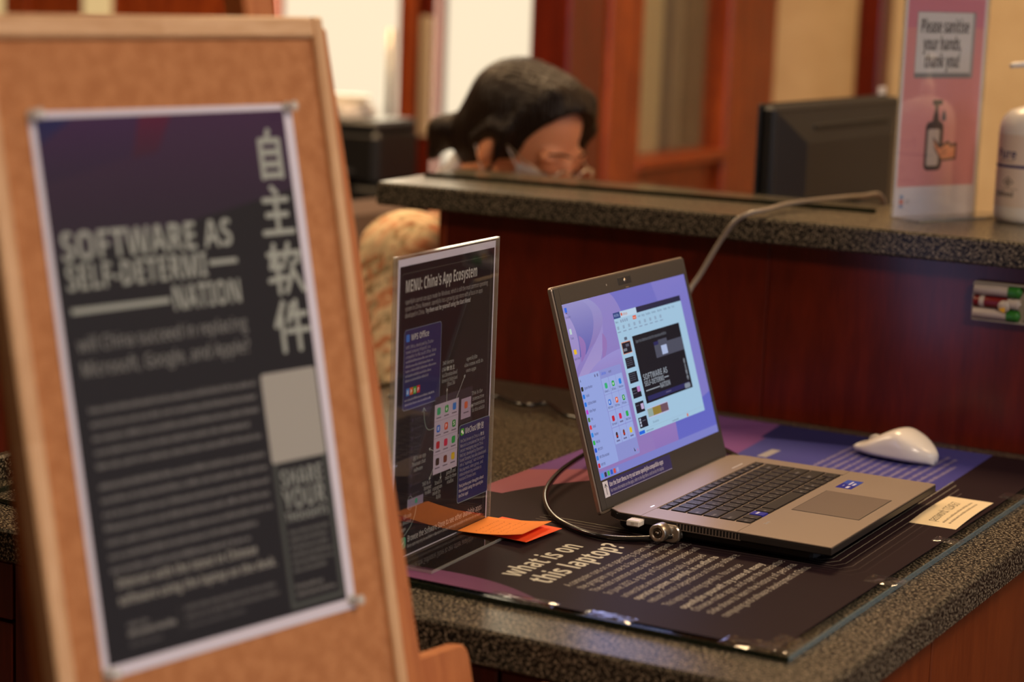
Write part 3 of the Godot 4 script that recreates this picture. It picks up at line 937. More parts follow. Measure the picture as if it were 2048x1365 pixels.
	tx(im, "SELF-DETERMI", 148.4 * s, 110.6 * s, 8.2 * s, k, "bold", 51 * s)
	rect(im, 200 * s, 107 * s, 11.6 * s, 1.4 * s, k)
	rect(im, 148.4 * s, 114.8 * s, 36 * s, 1.4 * s, k)
	tx(im, "NATION", 185.4 * s, 117.8 * s, 8.2 * s, k, "bold", 27.4 * s)
	for i in 4:
		strokes(im, [ZI, ZHU, RUAN, JIAN][i], 257.4 * s, (94 + 6.6 * i) * s, 4.6 * s, 5.6 * s, 0.8 * s, k)
	rect(im, 149 * s, 121.6 * s, 112 * s, 5.4 * s, c8(44, 44, 92))
	rect(im, 196 * s, 123.6 * s, 14 * s, 1.4 * s, c8(96, 90, 130))
	rr(im, 246.6 * s, 122.4 * s, 15.4 * s, 5.8 * s, 2.6 * s, c8(134, 142, 156))
	rect(im, 140.6 * s, 134.4 * s, 54 * s, 10.8 * s, c8(198, 196, 232))
	rect(im, 141.2 * s, 135.2 * s, 13 * s, 9 * s, c8(150, 170, 160))
	rect(im, 154.2 * s, 135.2 * s, 20.6 * s, 9 * s, c8(150, 128, 60))
	rect(im, 174.8 * s, 135.2 * s, 19 * s, 9 * s, c8(112, 84, 96))
	tx(im, "Click to add notes", 148 * s, 152 * s, 3.2 * s, c8(110, 130, 150), "plain", 16 * s)
	rect(im, 110 * s, 154.4 * s, 175 * s, 0.4 * s, c8(160, 186, 210))
	rr(im, 110.4 * s, 155.4 * s, 14 * s, 3.8 * s, 0.8 * s, c8(36, 104, 226))
	greek(im, rng, 128 * s, 158.4 * s, 18 * s, 1.2 * s, c8(120, 140, 164))
	greek(im, rng, 196 * s, 158.4 * s, 18 * s, 1.2 * s, c8(120, 140, 164))
	rr(im, 236 * s, 155.6 * s, 3.4 * s, 3.4 * s, 0.8 * s, c8(222, 100, 60))
	# taskbar
	rect(im, 0, 180.4 * s, 309 * s, 8.6 * s, c8(128, 132, 206))
	for i in 6:
		rr(im, (4.4 + 7.2 * i) * s, 182.2 * s, 5 * s, 5 * s, 1 * s, [c8(70, 150, 230), c8(50, 50, 70), c8(60, 180, 90), c8(40, 90, 200), c8(206, 80, 70), c8(150, 160, 220)][i])
	return pic(im)

func print_mat() -> ImageTexture:
	# 892 x 506 mm at 2.295 pixels per millimetre; x runs from 98 mm, z from -578 mm of the desk's corner
	var s := 2295.0
	var im := new_image(2047, 1161, c8(40, 28, 32))
	var rng := RandomNumberGenerator.new()
	rng.seed = 17
	var v := func(x: float, z: float) -> Vector2: return Vector2((x - 0.098) * s, (z + 0.578) * s)
	# pink and purple sweeps along the far left, blue field at the far right
	poly(im, [v.call(0.44, -0.578)] + bez(v.call(0.44, -0.545), v.call(0.54, -0.52), v.call(0.60, -0.47), v.call(0.70, -0.36)) + [v.call(0.99, -0.30), v.call(0.99, -0.578)], c8(146, 90, 104), c8(126, 78, 100))
	poly(im, [v.call(0.55, -0.578)] + bez(v.call(0.56, -0.578), v.call(0.60, -0.52), v.call(0.66, -0.46), v.call(0.78, -0.40)) + [v.call(0.99, -0.38), v.call(0.99, -0.578)], c8(108, 76, 138), c8(114, 72, 124))
	poly(im, [v.call(0.72, -0.41), v.call(0.99, -0.43), v.call(0.99, -0.155), v.call(0.76, -0.148)], c8(70, 72, 136), c8(70, 68, 136))
	poly(im, [v.call(0.90, -0.43), v.call(0.99, -0.44), v.call(0.99, -0.25), v.call(0.94, -0.25)], c8(44, 44, 92), c8(44, 44, 92))
	poly(im, [v.call(0.098, -0.578), v.call(0.125, -0.578)] + bez(v.call(0.136, -0.44), v.call(0.140, -0.38), v.call(0.128, -0.35), v.call(0.098, -0.30)), c8(146, 88, 136), c8(92, 60, 84))
	var ink := c8(212, 210, 194)
	var p: Vector2 = v.call(0.161, -0.3655)
	tx(im, "what is on", p.x, p.y, 0.0345 * s, ink, "bold", 0.138 * s)
	p = v.call(0.158, -0.3315)
	tx(im, "this laptop?", p.x, p.y, 0.0345 * s, ink, "bold", 0.167 * s)
	var body := ["A computer runs on an operating system, which is", "the program you use to launch other programs.", "The most common ones are Windows and macOS.", "In June 2022, a group of Chinese companies and", "universities announced a locally developed", "operating system, openKylin, in an effort to", "reduce China's dependence on foreign software.", "This laptop is running openKylin. You can use", "openKylin yourself: try some of many", "Chinese-made apps, and open the interactive", "slide show to learn the history of personal", "computing and software development in China."]
	var ends := [0.3676, 0.3648, 0.3743, 0.3649, 0.3443, 0.3455, 0.3669, 0.3336, 0.3492, 0.3722, 0.3697, 0.3672]
	var zs := [-0.3095, -0.2955, -0.2810, -0.2660, -0.2500, -0.2365, -0.2225, -0.2050, -0.1890, -0.1765, -0.1615, -0.1470]
	for i in 12:
		p = v.call(0.1625, zs[i])
		tx(im, body[i], p.x, p.y, 0.0118 * s, c8(194, 190, 174), "bold" if i in [5, 8] else "plain", (ends[i] - 0.1625) * s)
	# blue panel: heading and a paragraph that the mouse stands on
	p = v.call(0.797, -0.377)
	rect(im, p.x, p.y - 0.014 * s, 0.048 * s, 0.012 * s, c8(150, 146, 150))
	for i in 13:
		p = v.call(0.79, -0.312 + 0.0118 * i)
		greek(im, rng, p.x, p.y, [0.155, 0.16, 0.15, 0.162, 0.13, 0.158, 0.16, 0.15, 0.16, 0.14, 0.156, 0.15, 0.11][i] * s, 0.0040 * s, c8(140, 130, 152))
	# stepped outlines printed round the laptop
	var lc := c8(146, 142, 126)
	for i in 6:
		var o := 0.009 * i
		var col := lc.lerp(c8(52, 40, 42), minf(1.0, float(i) / 4.5))
		var pts := [v.call(0.384 - o, -0.46), v.call(0.384 - o, -0.318), v.call(0.396 - o, -0.30), v.call(0.400 - o * 0.8, -0.150 + o), v.call(0.412 - o * 0.6, -0.142 + o), v.call(0.82 - 2 * o, -0.150 + o)]
		for q in pts.size() - 1:
			stroke(im, pts[q], pts[q + 1], 0.0014 * s, col)
	return pic(im)

func print_sanitise() -> ImageTexture:
	# 165 x 297 mm sheet at 5 pixels per millimetre
	var s := 5.0
	var im := new_image(825, 1485, c8(214, 208, 214))
	rect(im, 5 * s, 5 * s, 155 * s, 252 * s, c8(210, 146, 150))
	rect(im, 5 * s, 5 * s, 155 * s, 40 * s, c8(200, 130, 150))
	# white panel with grey bevel
	rr(im, 24 * s, 24 * s, 118 * s, 88 * s, 2 * s, c8(132, 134, 138))
	rect(im, 136 * s, 26 * s, 5 * s, 84 * s, c8(158, 160, 164))
	rect(im, 25 * s, 25 * s, 111 * s, 80 * s, c8(206, 206, 210))
	var k := c8(22, 24, 26)
	tx(im, "Please sanitise", 32 * s, 52 * s, 25 * s, k, "bold", 98 * s)
	tx(im, "your hands,", 39 * s, 75 * s, 25 * s, k, "bold", 78 * s)
	tx(im, "thank you!", 43 * s, 98 * s, 25 * s, k, "bold", 72 * s)
	# pump bottle and hand
	var d := c8(48, 46, 52)
	rr(im, 66 * s, 141 * s, 20 * s, 7 * s, 2 * s, d)
	rect(im, 71 * s, 146 * s, 7 * s, 14 * s, d)
	poly(im, [Vector2(70, 158) * s, Vector2(79, 158) * s, Vector2(82, 172) * s, Vector2(67, 172) * s], d, d)
	rr(im, 55 * s, 170 * s, 36 * s, 66 * s, 9 * s, d)
	rr(im, 60 * s, 180 * s, 24 * s, 50 * s, 4 * s, c8(190, 178, 172))
	poly(im, bez(Vector2(90, 154) * s, Vector2(83, 164) * s, Vector2(85, 170) * s, Vector2(90, 170) * s) + bez(Vector2(90, 170) * s, Vector2(96, 170) * s, Vector2(97, 164) * s, Vector2(90, 154) * s), c8(56, 70, 92), c8(56, 70, 92))
	poly(im, [Vector2(70, 190) * s, Vector2(86, 203) * s, Vector2(102, 196) * s, Vector2(108, 201) * s, Vector2(120, 199) * s, Vector2(120, 222) * s, Vector2(90, 224) * s, Vector2(76, 208) * s], d, d)
	poly(im, [Vector2(71, 194) * s, Vector2(85, 207) * s, Vector2(102, 200) * s, Vector2(108, 205) * s, Vector2(117, 203) * s, Vector2(117, 219) * s, Vector2(91, 221) * s, Vector2(79, 208) * s], c8(226, 156, 120), c8(220, 146, 112))
	for i in 3:
		stroke(im, Vector2(88, 209 + 3.4 * i) * s, Vector2(100, 207.6 + 3.4 * i) * s, 0.9 * s, d)
	# emblem in the white foot
	rect(im, 12 * s, 268 * s, 7 * s, 5 * s, c8(120, 150, 190))
	rect(im, 12 * s, 274 * s, 7 * s, 6 * s, c8(206, 110, 90))
	rect(im, 12 * s, 281 * s, 7 * s, 4 * s, c8(110, 140, 190))
	rect(im, 23 * s, 275 * s, 10 * s, 1.2 * s, c8(150, 150, 156))
	rect(im, 23 * s, 278 * s, 8 * s, 1.2 * s, c8(150, 150, 156))
	return pic(im)

func print_keys() -> ImageTexture:
	# 270 x 108 mm of key tops; x from 35 mm, z from -207 mm
	var s := 5.6
	var im := new_image(1512, 605, c8(46, 41, 38))
	var k := c8(176, 170, 160)
	for q in key_rows():
		var x: float = q[0] - 35.0
		var z: float = q[1] + 207.0
		if q[4] == "BLUE":
			rect(im, x * s, z * s, q[2] * s, q[3] * s, c8(40, 44, 150))
			rect(im, (x + 4) * s, (z + 5.4) * s, 9 * s, 2.6 * s, c8(206, 206, 220))
		elif q[4] != "":
			tx(im, q[4], (x + 2.2) * s, (z + minf(q[3] * 0.55 + 2.0, q[3] - 1.2)) * s, 4.6 * s, k, "plain")
			if q[3] > 12.0 and q[4].length() == 1:
				rect(im, (x + q[2] * 0.62) * s, (z + q[3] * 0.66) * s, 2.2 * s, 1.6 * s, c8(110, 106, 100))
	return pic(im)

func key_rows() -> Array:
	var out := []
	var gap := 2.3
	var f := ["esc", "f1", "f2", "f3", "f4", "f5", "f6", "f7", "f8", "f9", "f10", "f11", "f12", "ins", "del", "o"]
	for i in 16:
		out.append([36.0 + 16.7 * i, -204.5, 16.7 - gap, 9.6, f[i]])
	var rows := [[-191.0, 18.4, "`1234567890-=", 0.0, "", "back"], [-172.6, 27.0, "qwertyuiop[]", 27.0, "tab", "\\"], [-154.2, 32.0, "asdfghjkl;'", 32.0, "caps", "enter"], [-135.8, 41.0, "zxcvbnm,./", 41.0, "shift", "shift"]]
	for r in rows:
		var x: float = 36.0
		if r[3] > 0.0:
			out.append([x, r[0], r[3] - gap, 16.1, r[4]])
			x += r[3]
		for ch in r[2]:
			out.append([x, r[0], 18.4 - gap, 16.1, ch.to_upper()])
			x += 18.4
		out.append([x, r[0], 303.2 - x - gap, 16.1, r[5]])
	var x5 := 36.0
	for q in [["ctrl", 17.3], ["fn", 17.3], ["BLUE", 17.3], ["alt", 17.3], ["", 86.0], ["alt", 17.3], ["ctrl", 17.3], ["prt", 17.3], ["<", 19.0]]:
		out.append([x5, -117.4, q[1] - gap, 16.1, q[0]])
		x5 += q[1]
	out.append([x5, -117.4, 19.0 - gap, 7.4, "^"])
	out.append([x5, -108.7, 19.0 - gap, 7.4, "v"])
	x5 += 19.0
	out.append([x5, -117.4, 303.2 - x5 - gap, 16.1, ">"])
	return out

func print_card() -> ImageTexture:
	var s := 6.5
	var im := new_image(930, 338, c8(222, 204, 168))      # 143 x 52 mm
	var rng := RandomNumberGenerator.new()
	rng.seed = 23
	tx(im, "password: 1234567", 18 * s, 24 * s, 15 * s, c8(44, 40, 36), "plain", 98 * s)
	greek(im, rng, 18 * s, 33.5 * s, 108 * s, 2.3 * s, c8(110, 96, 78))
	greek(im, rng, 18 * s, 40.5 * s, 104 * s, 2.3 * s, c8(110, 96, 78))
	return pic(im)

func print_lid_label() -> ImageTexture:
	var s := 8.0
	var im := new_image(1346, 136, c8(66, 62, 116))      # 168 x 17 mm
	rect(im, 0, 0, 12 * s, 17 * s, c8(226, 224, 234))
	stroke(im, Vector2(6, 14) * s, Vector2(6, 3.4) * s, 1.0 * s, c8(30, 30, 40))
	stroke(im, Vector2(6, 3) * s, Vector2(3.4, 6.4) * s, 1.0 * s, c8(30, 30, 40))
	stroke(im, Vector2(6, 3) * s, Vector2(8.6, 6.4) * s, 1.0 * s, c8(30, 30, 40))
	tx(im, "Use the Start Menu to try out some openKylin-compatible apps", 15 * s, 7.4 * s, 6.6 * s, c8(226, 224, 232), "bold", 134 * s)
	tx(im, "For more information on the apps, refer to the App Menu card beside this laptop", 15 * s, 13.6 * s, 5.0 * s, c8(196, 194, 208), "plain", 132 * s)
	rect(im, 15 * s, 16 * s, 152 * s, 0.5 * s, c8(190, 188, 206))
	return pic(im)

func print_note() -> ImageTexture:
	var im := new_image(384, 384, c8(255, 150, 66))
	var rng := RandomNumberGenerator.new()
	rng.seed = 29
	for i in 5:
		var x := 40.0
		var y := 90.0 + 44.0 * i
		while x < 300.0:
			var l := rng.randf_range(14, 44)
			var q := Vector2(x, y)
			while q.x < x + l:
				var n := Vector2(q.x + 6, y + rng.randf_range(-9, 7))
				stroke(im, q, n, 2.2, c8(196, 92, 40))
				q = n
			x += l + 14
	return pic(im)

func print_bottle() -> ImageTexture:
	# wraps the whole bottle: 1024 px round, 512 px tall
	var im := new_image(1024, 512, c8(222, 204, 188))
	for q in 2:
		var x := 512.0 * q
		var k := c8(36, 38, 96)
		tx(im, "Pure", x + 150, 170, 96, k, "bold", 134)
		rect(im, x + 160, 182, 110, 10, c8(170, 150, 140))
		rect(im, x + 60, 214, 400, 20, c8(30, 34, 100))
		for i in 4:
			var cs := [Vector2(240, 300), Vector2(270, 334), Vector2(240, 368), Vector2(210, 334)]
			stroke(im, cs[i] + Vector2(x, 0), cs[(i + 1) % 4] + Vector2(x, 0), 5, c8(60, 52, 46))
		poly(im, [Vector2(x + 240, 314), Vector2(x + 250, 340), Vector2(x + 240, 350), Vector2(x + 230, 340)], c8(50, 44, 40), c8(50, 44, 40))
		rect(im, x + 190, 382, 110, 5, c8(150, 130, 116))
		tx(im, "500ml", x + 150, 440, 52, c8(40, 36, 34), "bold", 130)
		rect(im, x + 80, 280, 60, 3, c8(170, 150, 150))
		rect(im, x + 80, 370, 60, 3, c8(170, 150, 150))
		rect(im, x + 138, 280, 3, 92, c8(170, 150, 150))
	return pic(im)

func print_chip() -> ImageTexture:
	var im := new_image(256, 110, c8(34, 40, 140))
	poly(im, [Vector2(150, 0), Vector2(256, 0), Vector2(256, 110), Vector2(110, 110)], c8(58, 84, 176), c8(50, 74, 168))
	rect(im, 18, 60, 60, 22, c8(206, 206, 224))
	rect(im, 120, 46, 100, 14, c8(206, 206, 224))
	rect(im, 110, 74, 70, 16, c8(206, 206, 224))
	rect(im, 60, 26, 40, 8, c8(150, 156, 206))
	return pic(im)

# ---------------------------------------------------------------- lights that belong to fittings
func panel_light(x: float, z: float, energy: float, col: Color, label: String, w := 0.6, d := 0.6) -> void:
	var t := thing("ceiling_light", label, "ceiling light", Vector3(x, 2.72, z), "square ceiling light panels")
	var fr := mb()
	for s in [-1.0, 1.0]:
		bx(fr, Vector3(s * (w / 2 + 0.012), 0.012, 0), Vector3(0.024, 0.036, d + 0.048), 0.003)
		bx(fr, Vector3(0, 0.012, s * (d / 2 + 0.012)), Vector3(w, 0.036, 0.024), 0.003)
	obj("frame", fr, M.white_plastic, t)
	obj("diffuser", box(Vector3(0, 0.012, 0), Vector3(w, 0.01, d), 0.0), M.lamp_glow, t)
	var l := AreaLight3D.new()
	l.name = "panel_glow"
	l.area_size = Vector2(w, d)
	l.light_energy = energy
	l.light_color = col
	l.shadow_enabled = true
	l.area_range = 14.0
	l.area_attenuation = 2.0
	l.rotation.x = -PI / 2
	l.position = Vector3(0, -0.012, 0)
	t.add_child(l)

func pane_light(parent: Node3D, at: Vector3, size: Vector2, turn_y: float, energy: float, col: Color) -> void:
	var l := AreaLight3D.new()
	l.name = "daylight"
	l.area_size = size
	l.light_energy = energy
	l.light_color = col
	l.shadow_enabled = true
	l.area_range = 14.0
	l.area_attenuation = 2.0
	l.rotation.y = turn_y
	l.position = at
	parent.add_child(l)

# ---------------------------------------------------------------- the room
func build_room() -> void:
	struct("floor", box(Vector3(0, -0.05, -0.5), Vector3(9.0, 0.1, 9.0)), M.carpet)
	struct("ceiling", box(Vector3(0, 2.80, -0.5), Vector3(9.0, 0.1, 9.0)), M.ceiling_paint)
	struct("wall_back", box(Vector3(3.80, 1.375, -0.5), Vector3(0.2, 2.75, 9.2)), M.tan_plaster)
	struct("wall_front", box(Vector3(-4.1, 1.375, -0.5), Vector3(0.2, 2.75, 9.2)), M.lobby_wall)
	struct("wall_left", box(Vector3(0, 1.375, -5.1), Vector3(9.0, 2.75, 0.2)), M.lobby_wall)
	struct("wall_right", box(Vector3(0, 1.375, 4.1), Vector3(9.0, 2.75, 0.2)), M.lobby_wall)
	# timber screen on the back wall, left of the plaster: posts and rails round two lit frosted windows
	var x := 3.66
	var post := func(z0: float, z1: float, m: Material, dx := 0.0, called := "trim_1") -> void:
		struct(called, box(Vector3(x - dx, 1.375, (z0 + z1) / 2), Vector3(0.08, 2.74, z1 - z0), 0.006), m)
	post.call(-3.90, -3.185, M.orange_timber, 0.0, "trim_1")
	post.call(-2.722, -2.667, M.orange_timber, 0.03, "trim_2")
	post.call(-2.665, -2.616, M.red_timber, 0.0, "trim_3")
	post.call(-2.260, -1.70, M.red_timber, 0.0, "trim_4")
	post.call(-4.22, -4.12, M.orange_timber, 0.02, "trim_5")
	post.call(-4.85, -4.30, M.dark_cloth, 0.0, "trim_6")
	post.call(-1.357, -1.290, M.red_timber, 0.0, "trim_7")
	post.call(-4.118, -3.905, M.orange_timber, 0.0, "trim_8")
	var wins := [[-3.185, -2.722, 0.90, "window_1", 0.95], [-2.616, -2.260, 0.70, "window_2", 0.85]]
	for w in wins:
		var n := struct_node(w[3], Vector3(3.685, 0, (w[0] + w[1]) / 2))
		var wd: float = w[1] - w[0]
		obj("frame", box(Vector3(0, w[2] / 2, 0), Vector3(0.05, w[2], wd), 0.004), M.red_timber, n)
		obj("pane", box(Vector3(0, (w[2] + 2.6) / 2, 0), Vector3(0.012, 2.6 - w[2], wd - 0.01)), M.window_glow, n)
		obj("head_rail", box(Vector3(0, 2.67, 0), Vector3(0.05, 0.14, wd), 0.004), M.red_timber, n)
		pane_light(n, Vector3(-0.02, (w[2] + 2.6) / 2, 0), Vector2(wd - 0.02, 2.58 - w[2]), PI / 2, w[4], Color(1.0, 0.93, 0.80))
	# narrow lit slot and a pale strip further left
	var slot := struct_node("window_3", Vector3(3.60, 0, -3.83))
	obj("pane", box(Vector3(0, 1.83, 0), Vector3(0.012, 1.38, 0.11)), M.window_glow_dim, slot)
	obj("frame", box(Vector3(0.01, 1.83, 0), Vector3(0.014, 1.46, 0.17)), M.orange_timber, slot)
	var strip := struct_node("window_4", Vector3(3.60, 0, -4.24))
	obj("pane", box(Vector3(0, 1.84, 0), Vector3(0.012, 1.6, 0.04)), M.window_glow_dim, strip)
	# glazed timber partition running out from the back wall
	var pt := struct_node("wall_partition", Vector3(0, 0, -1.66))
	obj("post", box(Vector3(2.635, 1.375, 0), Vector3(0.17, 2.74, 0.10), 0.006), M.red_timber, pt)
	obj("post", box(Vector3(2.815, 1.375, 0.008), Vector3(0.17, 2.74, 0.10), 0.006), M.orange_timber, pt)
	obj("lower_panel", box(Vector3(3.15, 0.44, 0), Vector3(0.50, 0.88, 0.06), 0.004), M.orange_timber, pt)
	obj("sill", box(Vector3(3.15, 0.895, 0.01), Vector3(0.50, 0.03, 0.10), 0.006), M.orange_timber, pt)
	obj("post", box(Vector3(3.545, 1.375, 0.005), Vector3(0.30, 2.74, 0.10), 0.006), M.orange_timber, pt)
	obj("head_rail", box(Vector3(3.15, 2.68, 0), Vector3(0.50, 0.12, 0.06), 0.004), M.orange_timber, pt)
	obj("room_behind", box(Vector3(3.015, 1.765, -0.01), Vector3(0.23, 1.70, 0.01)), M.lit_room_pale, pt)  # flat panels carry the brightness of the room seen through the glass
	obj("room_behind", box(Vector3(3.20, 1.765, -0.02), Vector3(0.13, 1.70, 0.01)), M.lit_room_grey, pt)
	obj("room_behind", box(Vector3(3.33, 1.765, -0.015), Vector3(0.12, 1.70, 0.01)), M.bezel_plastic, pt)
	obj("glass_pane", box(Vector3(3.15, 1.765, 0.02), Vector3(0.50, 1.70, 0.006)), M.acrylic, pt)
	# lobby window on the right-hand wall: soft daylight over the near end of the desk
	var lw := struct_node("window_5", Vector3(0.9, 0, 3.985))
	obj("pane", box(Vector3(0, 1.55, 0), Vector3(2.2, 1.5, 0.012)), M.window_glow_cool, lw)
	var fr := mb()
	for s in [-1.0, 0.0, 1.0]:
		bx(fr, Vector3(s * 1.1, 1.55, -0.01), Vector3(0.06, 1.6, 0.05), 0.004)
	for y in [0.78, 2.32]:
		bx(fr, Vector3(0, y, -0.01), Vector3(2.26, 0.06, 0.05), 0.004)
	obj("frame", fr, M.orange_timber, lw)
	pane_light(lw, Vector3(0, 1.55, -0.04), Vector2(2.1, 1.45), 0.0, LOBBY_ENERGY, Color(0.86, 0.92, 1.0))
	# long steel pull on the screen's post, with a painted reflection beside it, built as a thin slab
	var pull := thing("door_pull", "long polished steel pull handle and knob on the orange timber post", "door handle", Vector3(3.58, 0.82, -2.735))
	var st := mb(true)
	tube(st, [Vector3(0, 0.0, 0), Vector3(0, 0.34, 0)], 0.013, 12)
	obj("bar", st, M.steel, pull)
	for y in [0.04, 0.30]:
		var s2 := mb(true)
		tube(s2, [Vector3(0, y, 0), Vector3(0.012, y, 0)], 0.008, 8)
		obj("bracket", s2, M.steel, pull)
	var ks := mb(true)
	var kp := []
	for i in 9:
		var a := -PI / 2 + PI * i / 8
		kp.append(Vector2(0.024 * cos(a), 0.024 * sin(a)))
	lathe(ks, kp, 16, Transform3D(Basis.IDENTITY, Vector3(-0.015, -0.065, 0.015)))
	obj("knob", ks, M.steel, pull)
	var kb := mb(true)
	tube(kb, [Vector3(-0.005, -0.065, 0.015), Vector3(0.021, -0.065, 0.015)], 0.008, 8)
	obj("knob_stem", kb, M.steel, pull)
	var plate := obj("painted_reflection", box(Vector3.ZERO, Vector3(0.006, 0.34, 0.04), 0.002), M.post_reflection_tone)
	plate.position = Vector3(3.617, 1.03, -2.641)
	tag(plate, "tall pale painted reflection on the timber post behind the woman", "painted reflection")
	# low black cabinet under the first window with office clutter on it
	var cb := thing("low_cabinet", "low black office cabinet under the bright window", "cabinet", Vector3(2.47, 0, -2.17))
	obj("body", box(Vector3(0, 0.42, 0), Vector3(0.20, 0.80, 0.40), 0.008), M.black_plastic, cb)
	obj("top", box(Vector3(0, 0.835, 0), Vector3(0.22, 0.03, 0.42), 0.006), M.black_plastic, cb)
	obj("drawer_front", box(Vector3(-0.105, 0.62, 0), Vector3(0.012, 0.28, 0.37), 0.004), M.gunmetal_dark, cb)
	obj("drawer_front", box(Vector3(-0.105, 0.30, 0), Vector3(0.012, 0.28, 0.37), 0.004), M.gunmetal_dark, cb)
	var pr := thing("printer", "black desktop printer on the low cabinet under the window", "printer", Vector3(2.47, 0.85, -2.17))
	obj("body", box(Vector3(0, 0.062, 0), Vector3(0.18, 0.124, 0.36), 0.014), M.black_plastic, pr)
	obj("scanner_lid", box(Vector3(0, 0.135, 0), Vector3(0.175, 0.022, 0.35), 0.008), M.hinge_plastic, pr)
	obj("paper_tray", box(Vector3(-0.105, 0.03, 0), Vector3(0.04, 0.012, 0.24), 0.003), M.hinge_plastic, pr)
	for i in 3:
		var q := obj("paper_stack", box(Vector3.ZERO, [Vector3(0.14, 0.016, 0.20), Vector3(0.11, 0.012, 0.16), Vector3(0.07, 0.02, 0.13)][i], 0.001), [M.paper, M.paper, M.grey_white][i])
		q.position = Vector3(2.46 + 0.005 * i, 1.0 + [0.0045, 0.0185, 0.0345][i] - 0.0005, -2.19 + 0.02 * i)
		q.rotation.y = [0.1, -0.2, 0.4][i]
		tag(q, ["large stack of white paper on the black printer", "smaller stack of paper lying on the large stack", "pale grey notepad topmost on the paper stacks"][i], "paper")

# ---------------------------------------------------------------- the reception desk
func build_desk() -> void:
	# worktop: granite slab, narrower beyond the end of the riser
	var wt := mb()
	prism(wt, PackedVector2Array([Vector2(0.0137, -0.005), Vector2(1.075, -0.005), Vector2(1.075, -1.006), Vector2(0.93, -1.006), Vector2(0.93, -1.30), Vector2(0.0137, -1.30)]), -0.0405, -0.0055, 0.003)
	var w := obj("granite_worktop", wt, M.granite)
	w.position.y = DESK
	tag(w, "speckled dark granite worktop of the lower desk under the laptop", "worktop")
	# carcass under it with separate door panels
	var c := thing("desk_cabinet", "reddish timber cabinet carrying the granite worktop", "cabinet", P(0.5, -DESK, -0.66))
	var o := Vector3(-0.5, DESK, 0.66)
	obj("carcass", box(o + Vector3(0.50, -0.39, -0.665), Vector3(0.80, 0.695, 1.15)), M.cabinet_timber, c)
	obj("plinth", box(o + Vector3(0.50, -0.725, -0.665), Vector3(0.80, 0.07, 1.15)), M.rubber, c)
	for q in [[-0.316, -0.046, -0.052, -0.690], [-0.620, -0.320, -0.052, -0.690], [-0.900, -0.624, -0.052, -0.690], [-1.285, -0.904, -0.052, -0.114], [-1.285, -0.904, -0.118, -0.690]]:
		obj("door_panel", box(o + Vector3(0.054, (q[2] + q[3]) / 2, (q[0] + q[1]) / 2), Vector3(0.018, q[2] - q[3], q[1] - q[0]), 0.0015), M.red_timber, c)
	for q in [[0.046, 0.4365], [0.4420, 0.925]]:
		obj("end_panel", box(o + Vector3((q[0] + q[1]) / 2, -0.371, -0.050), Vector3(q[1] - q[0], 0.638, 0.018), 0.0015), M.cabinet_timber, c)
	obj("rail", box(o + Vector3(0.49, -0.0457, -0.052), Vector3(0.88, 0.0102, 0.018)), M.cabinet_timber, c)
	# sheet of glass on the worktop, 5 mm thick, with dark green ground edges, the right one painted with a pale reflection
	var gs := thing("glass_sheet", "clear glass sheet with dark green edges on the lower worktop", "glass sheet", P(0.56, -0.0055, -0.53))
	var go := Vector3(-0.56, 0.0055, 0.53)
	var g0 := Vector3(0.088, 0, -0.995)
	var g1 := Vector3(1.030, 0, -0.0565)
	obj("pane", box(go + Vector3((g0.x + g1.x) / 2, -0.0027, (g0.z + g1.z) / 2), Vector3(g1.x - g0.x - 0.004, 0.0054, g1.z - g0.z - 0.004)), M.table_glass, gs)
	obj("ground_edge", box(go + Vector3(g0.x + 0.001, -0.0027, (g0.z + g1.z) / 2), Vector3(0.002, 0.0054, g1.z - g0.z), 0.0004), M.glass_edge, gs)
	obj("ground_edge", box(go + Vector3((g0.x + g1.x) / 2, -0.0027, g1.z - 0.001), Vector3(g1.x - g0.x, 0.0054, 0.002), 0.0004), M.glass_edge_reflection, gs)
	obj("ground_edge", box(go + Vector3((g0.x + g1.x) / 2, -0.0027, g0.z + 0.001), Vector3(g1.x - g0.x, 0.0054, 0.002), 0.0004), M.glass_edge, gs)
	# printed mat
	var ms := mb()
	sheet(ms, 0.892, 0.506, 0.0008)
	var m := obj("printed_mat", ms, M.mat_print)
	m.transform = Transform3D(Basis(Vector3(1, 0, 0), Vector3(0, 0, -1), Vector3(0, 1, 0)), P(0.098, 0.0, -0.072))
	tag(m, "large dark laminated mat with purple and blue print under the laptop", "desk mat")
	# riser and the transaction counter
	var r := thing("riser_panel", "dark red timber upstand between the desk and the raised counter", "panel", P(1.06, -0.0055, -0.35))
	var ro := Vector3(-1.06, 0.0055, 0.35)
	for q in [[-0.992, -0.4905], [-0.4895, 0.40]]:
		obj("board", box(ro + Vector3(1.057, 0.1140, (q[0] + q[1]) / 2), Vector3(0.0314, 0.239, q[1] - q[0]), 0.0012), M.red_timber, r)
	obj("end_trim", box(ro + Vector3(1.057, 0.1140, -0.9985), Vector3(0.0330, 0.239, 0.013), 0.0015), M.orange_timber, r)
	var ep := thing("counter_end_panel", "dark red timber panel from floor to upstand right of the desk", "panel", Vector3(1.057, 0, 0.225))
	obj("board", box(Vector3(0, 0.377, 0), Vector3(0.0314, 0.754, 0.35), 0.0012), M.red_timber, ep)
	obj("skirting", box(Vector3(-0.019, 0.04, 0), Vector3(0.008, 0.08, 0.35), 0.001), M.hinge_plastic, ep)
	var cs := mb()
	prism(cs, PackedVector2Array([Vector2(1.0113, -1.094), Vector2(1.0113, 0.45), Vector2(1.335, 0.45), Vector2(1.335, -0.41), Vector2(1.295, -0.43), Vector2(1.295, -1.12)]), 0.2335, 0.2671, 0.003)
	var ct := obj("granite_counter", cs, M.granite)
	ct.position.y = DESK
	tag(ct, "raised speckled granite counter slab on the red upstand", "counter")
	var cg := thing("glass_sheet", "clear glass strip with dark green edge on the raised counter", "glass sheet", P(1.22, 0.2671, -0.4))
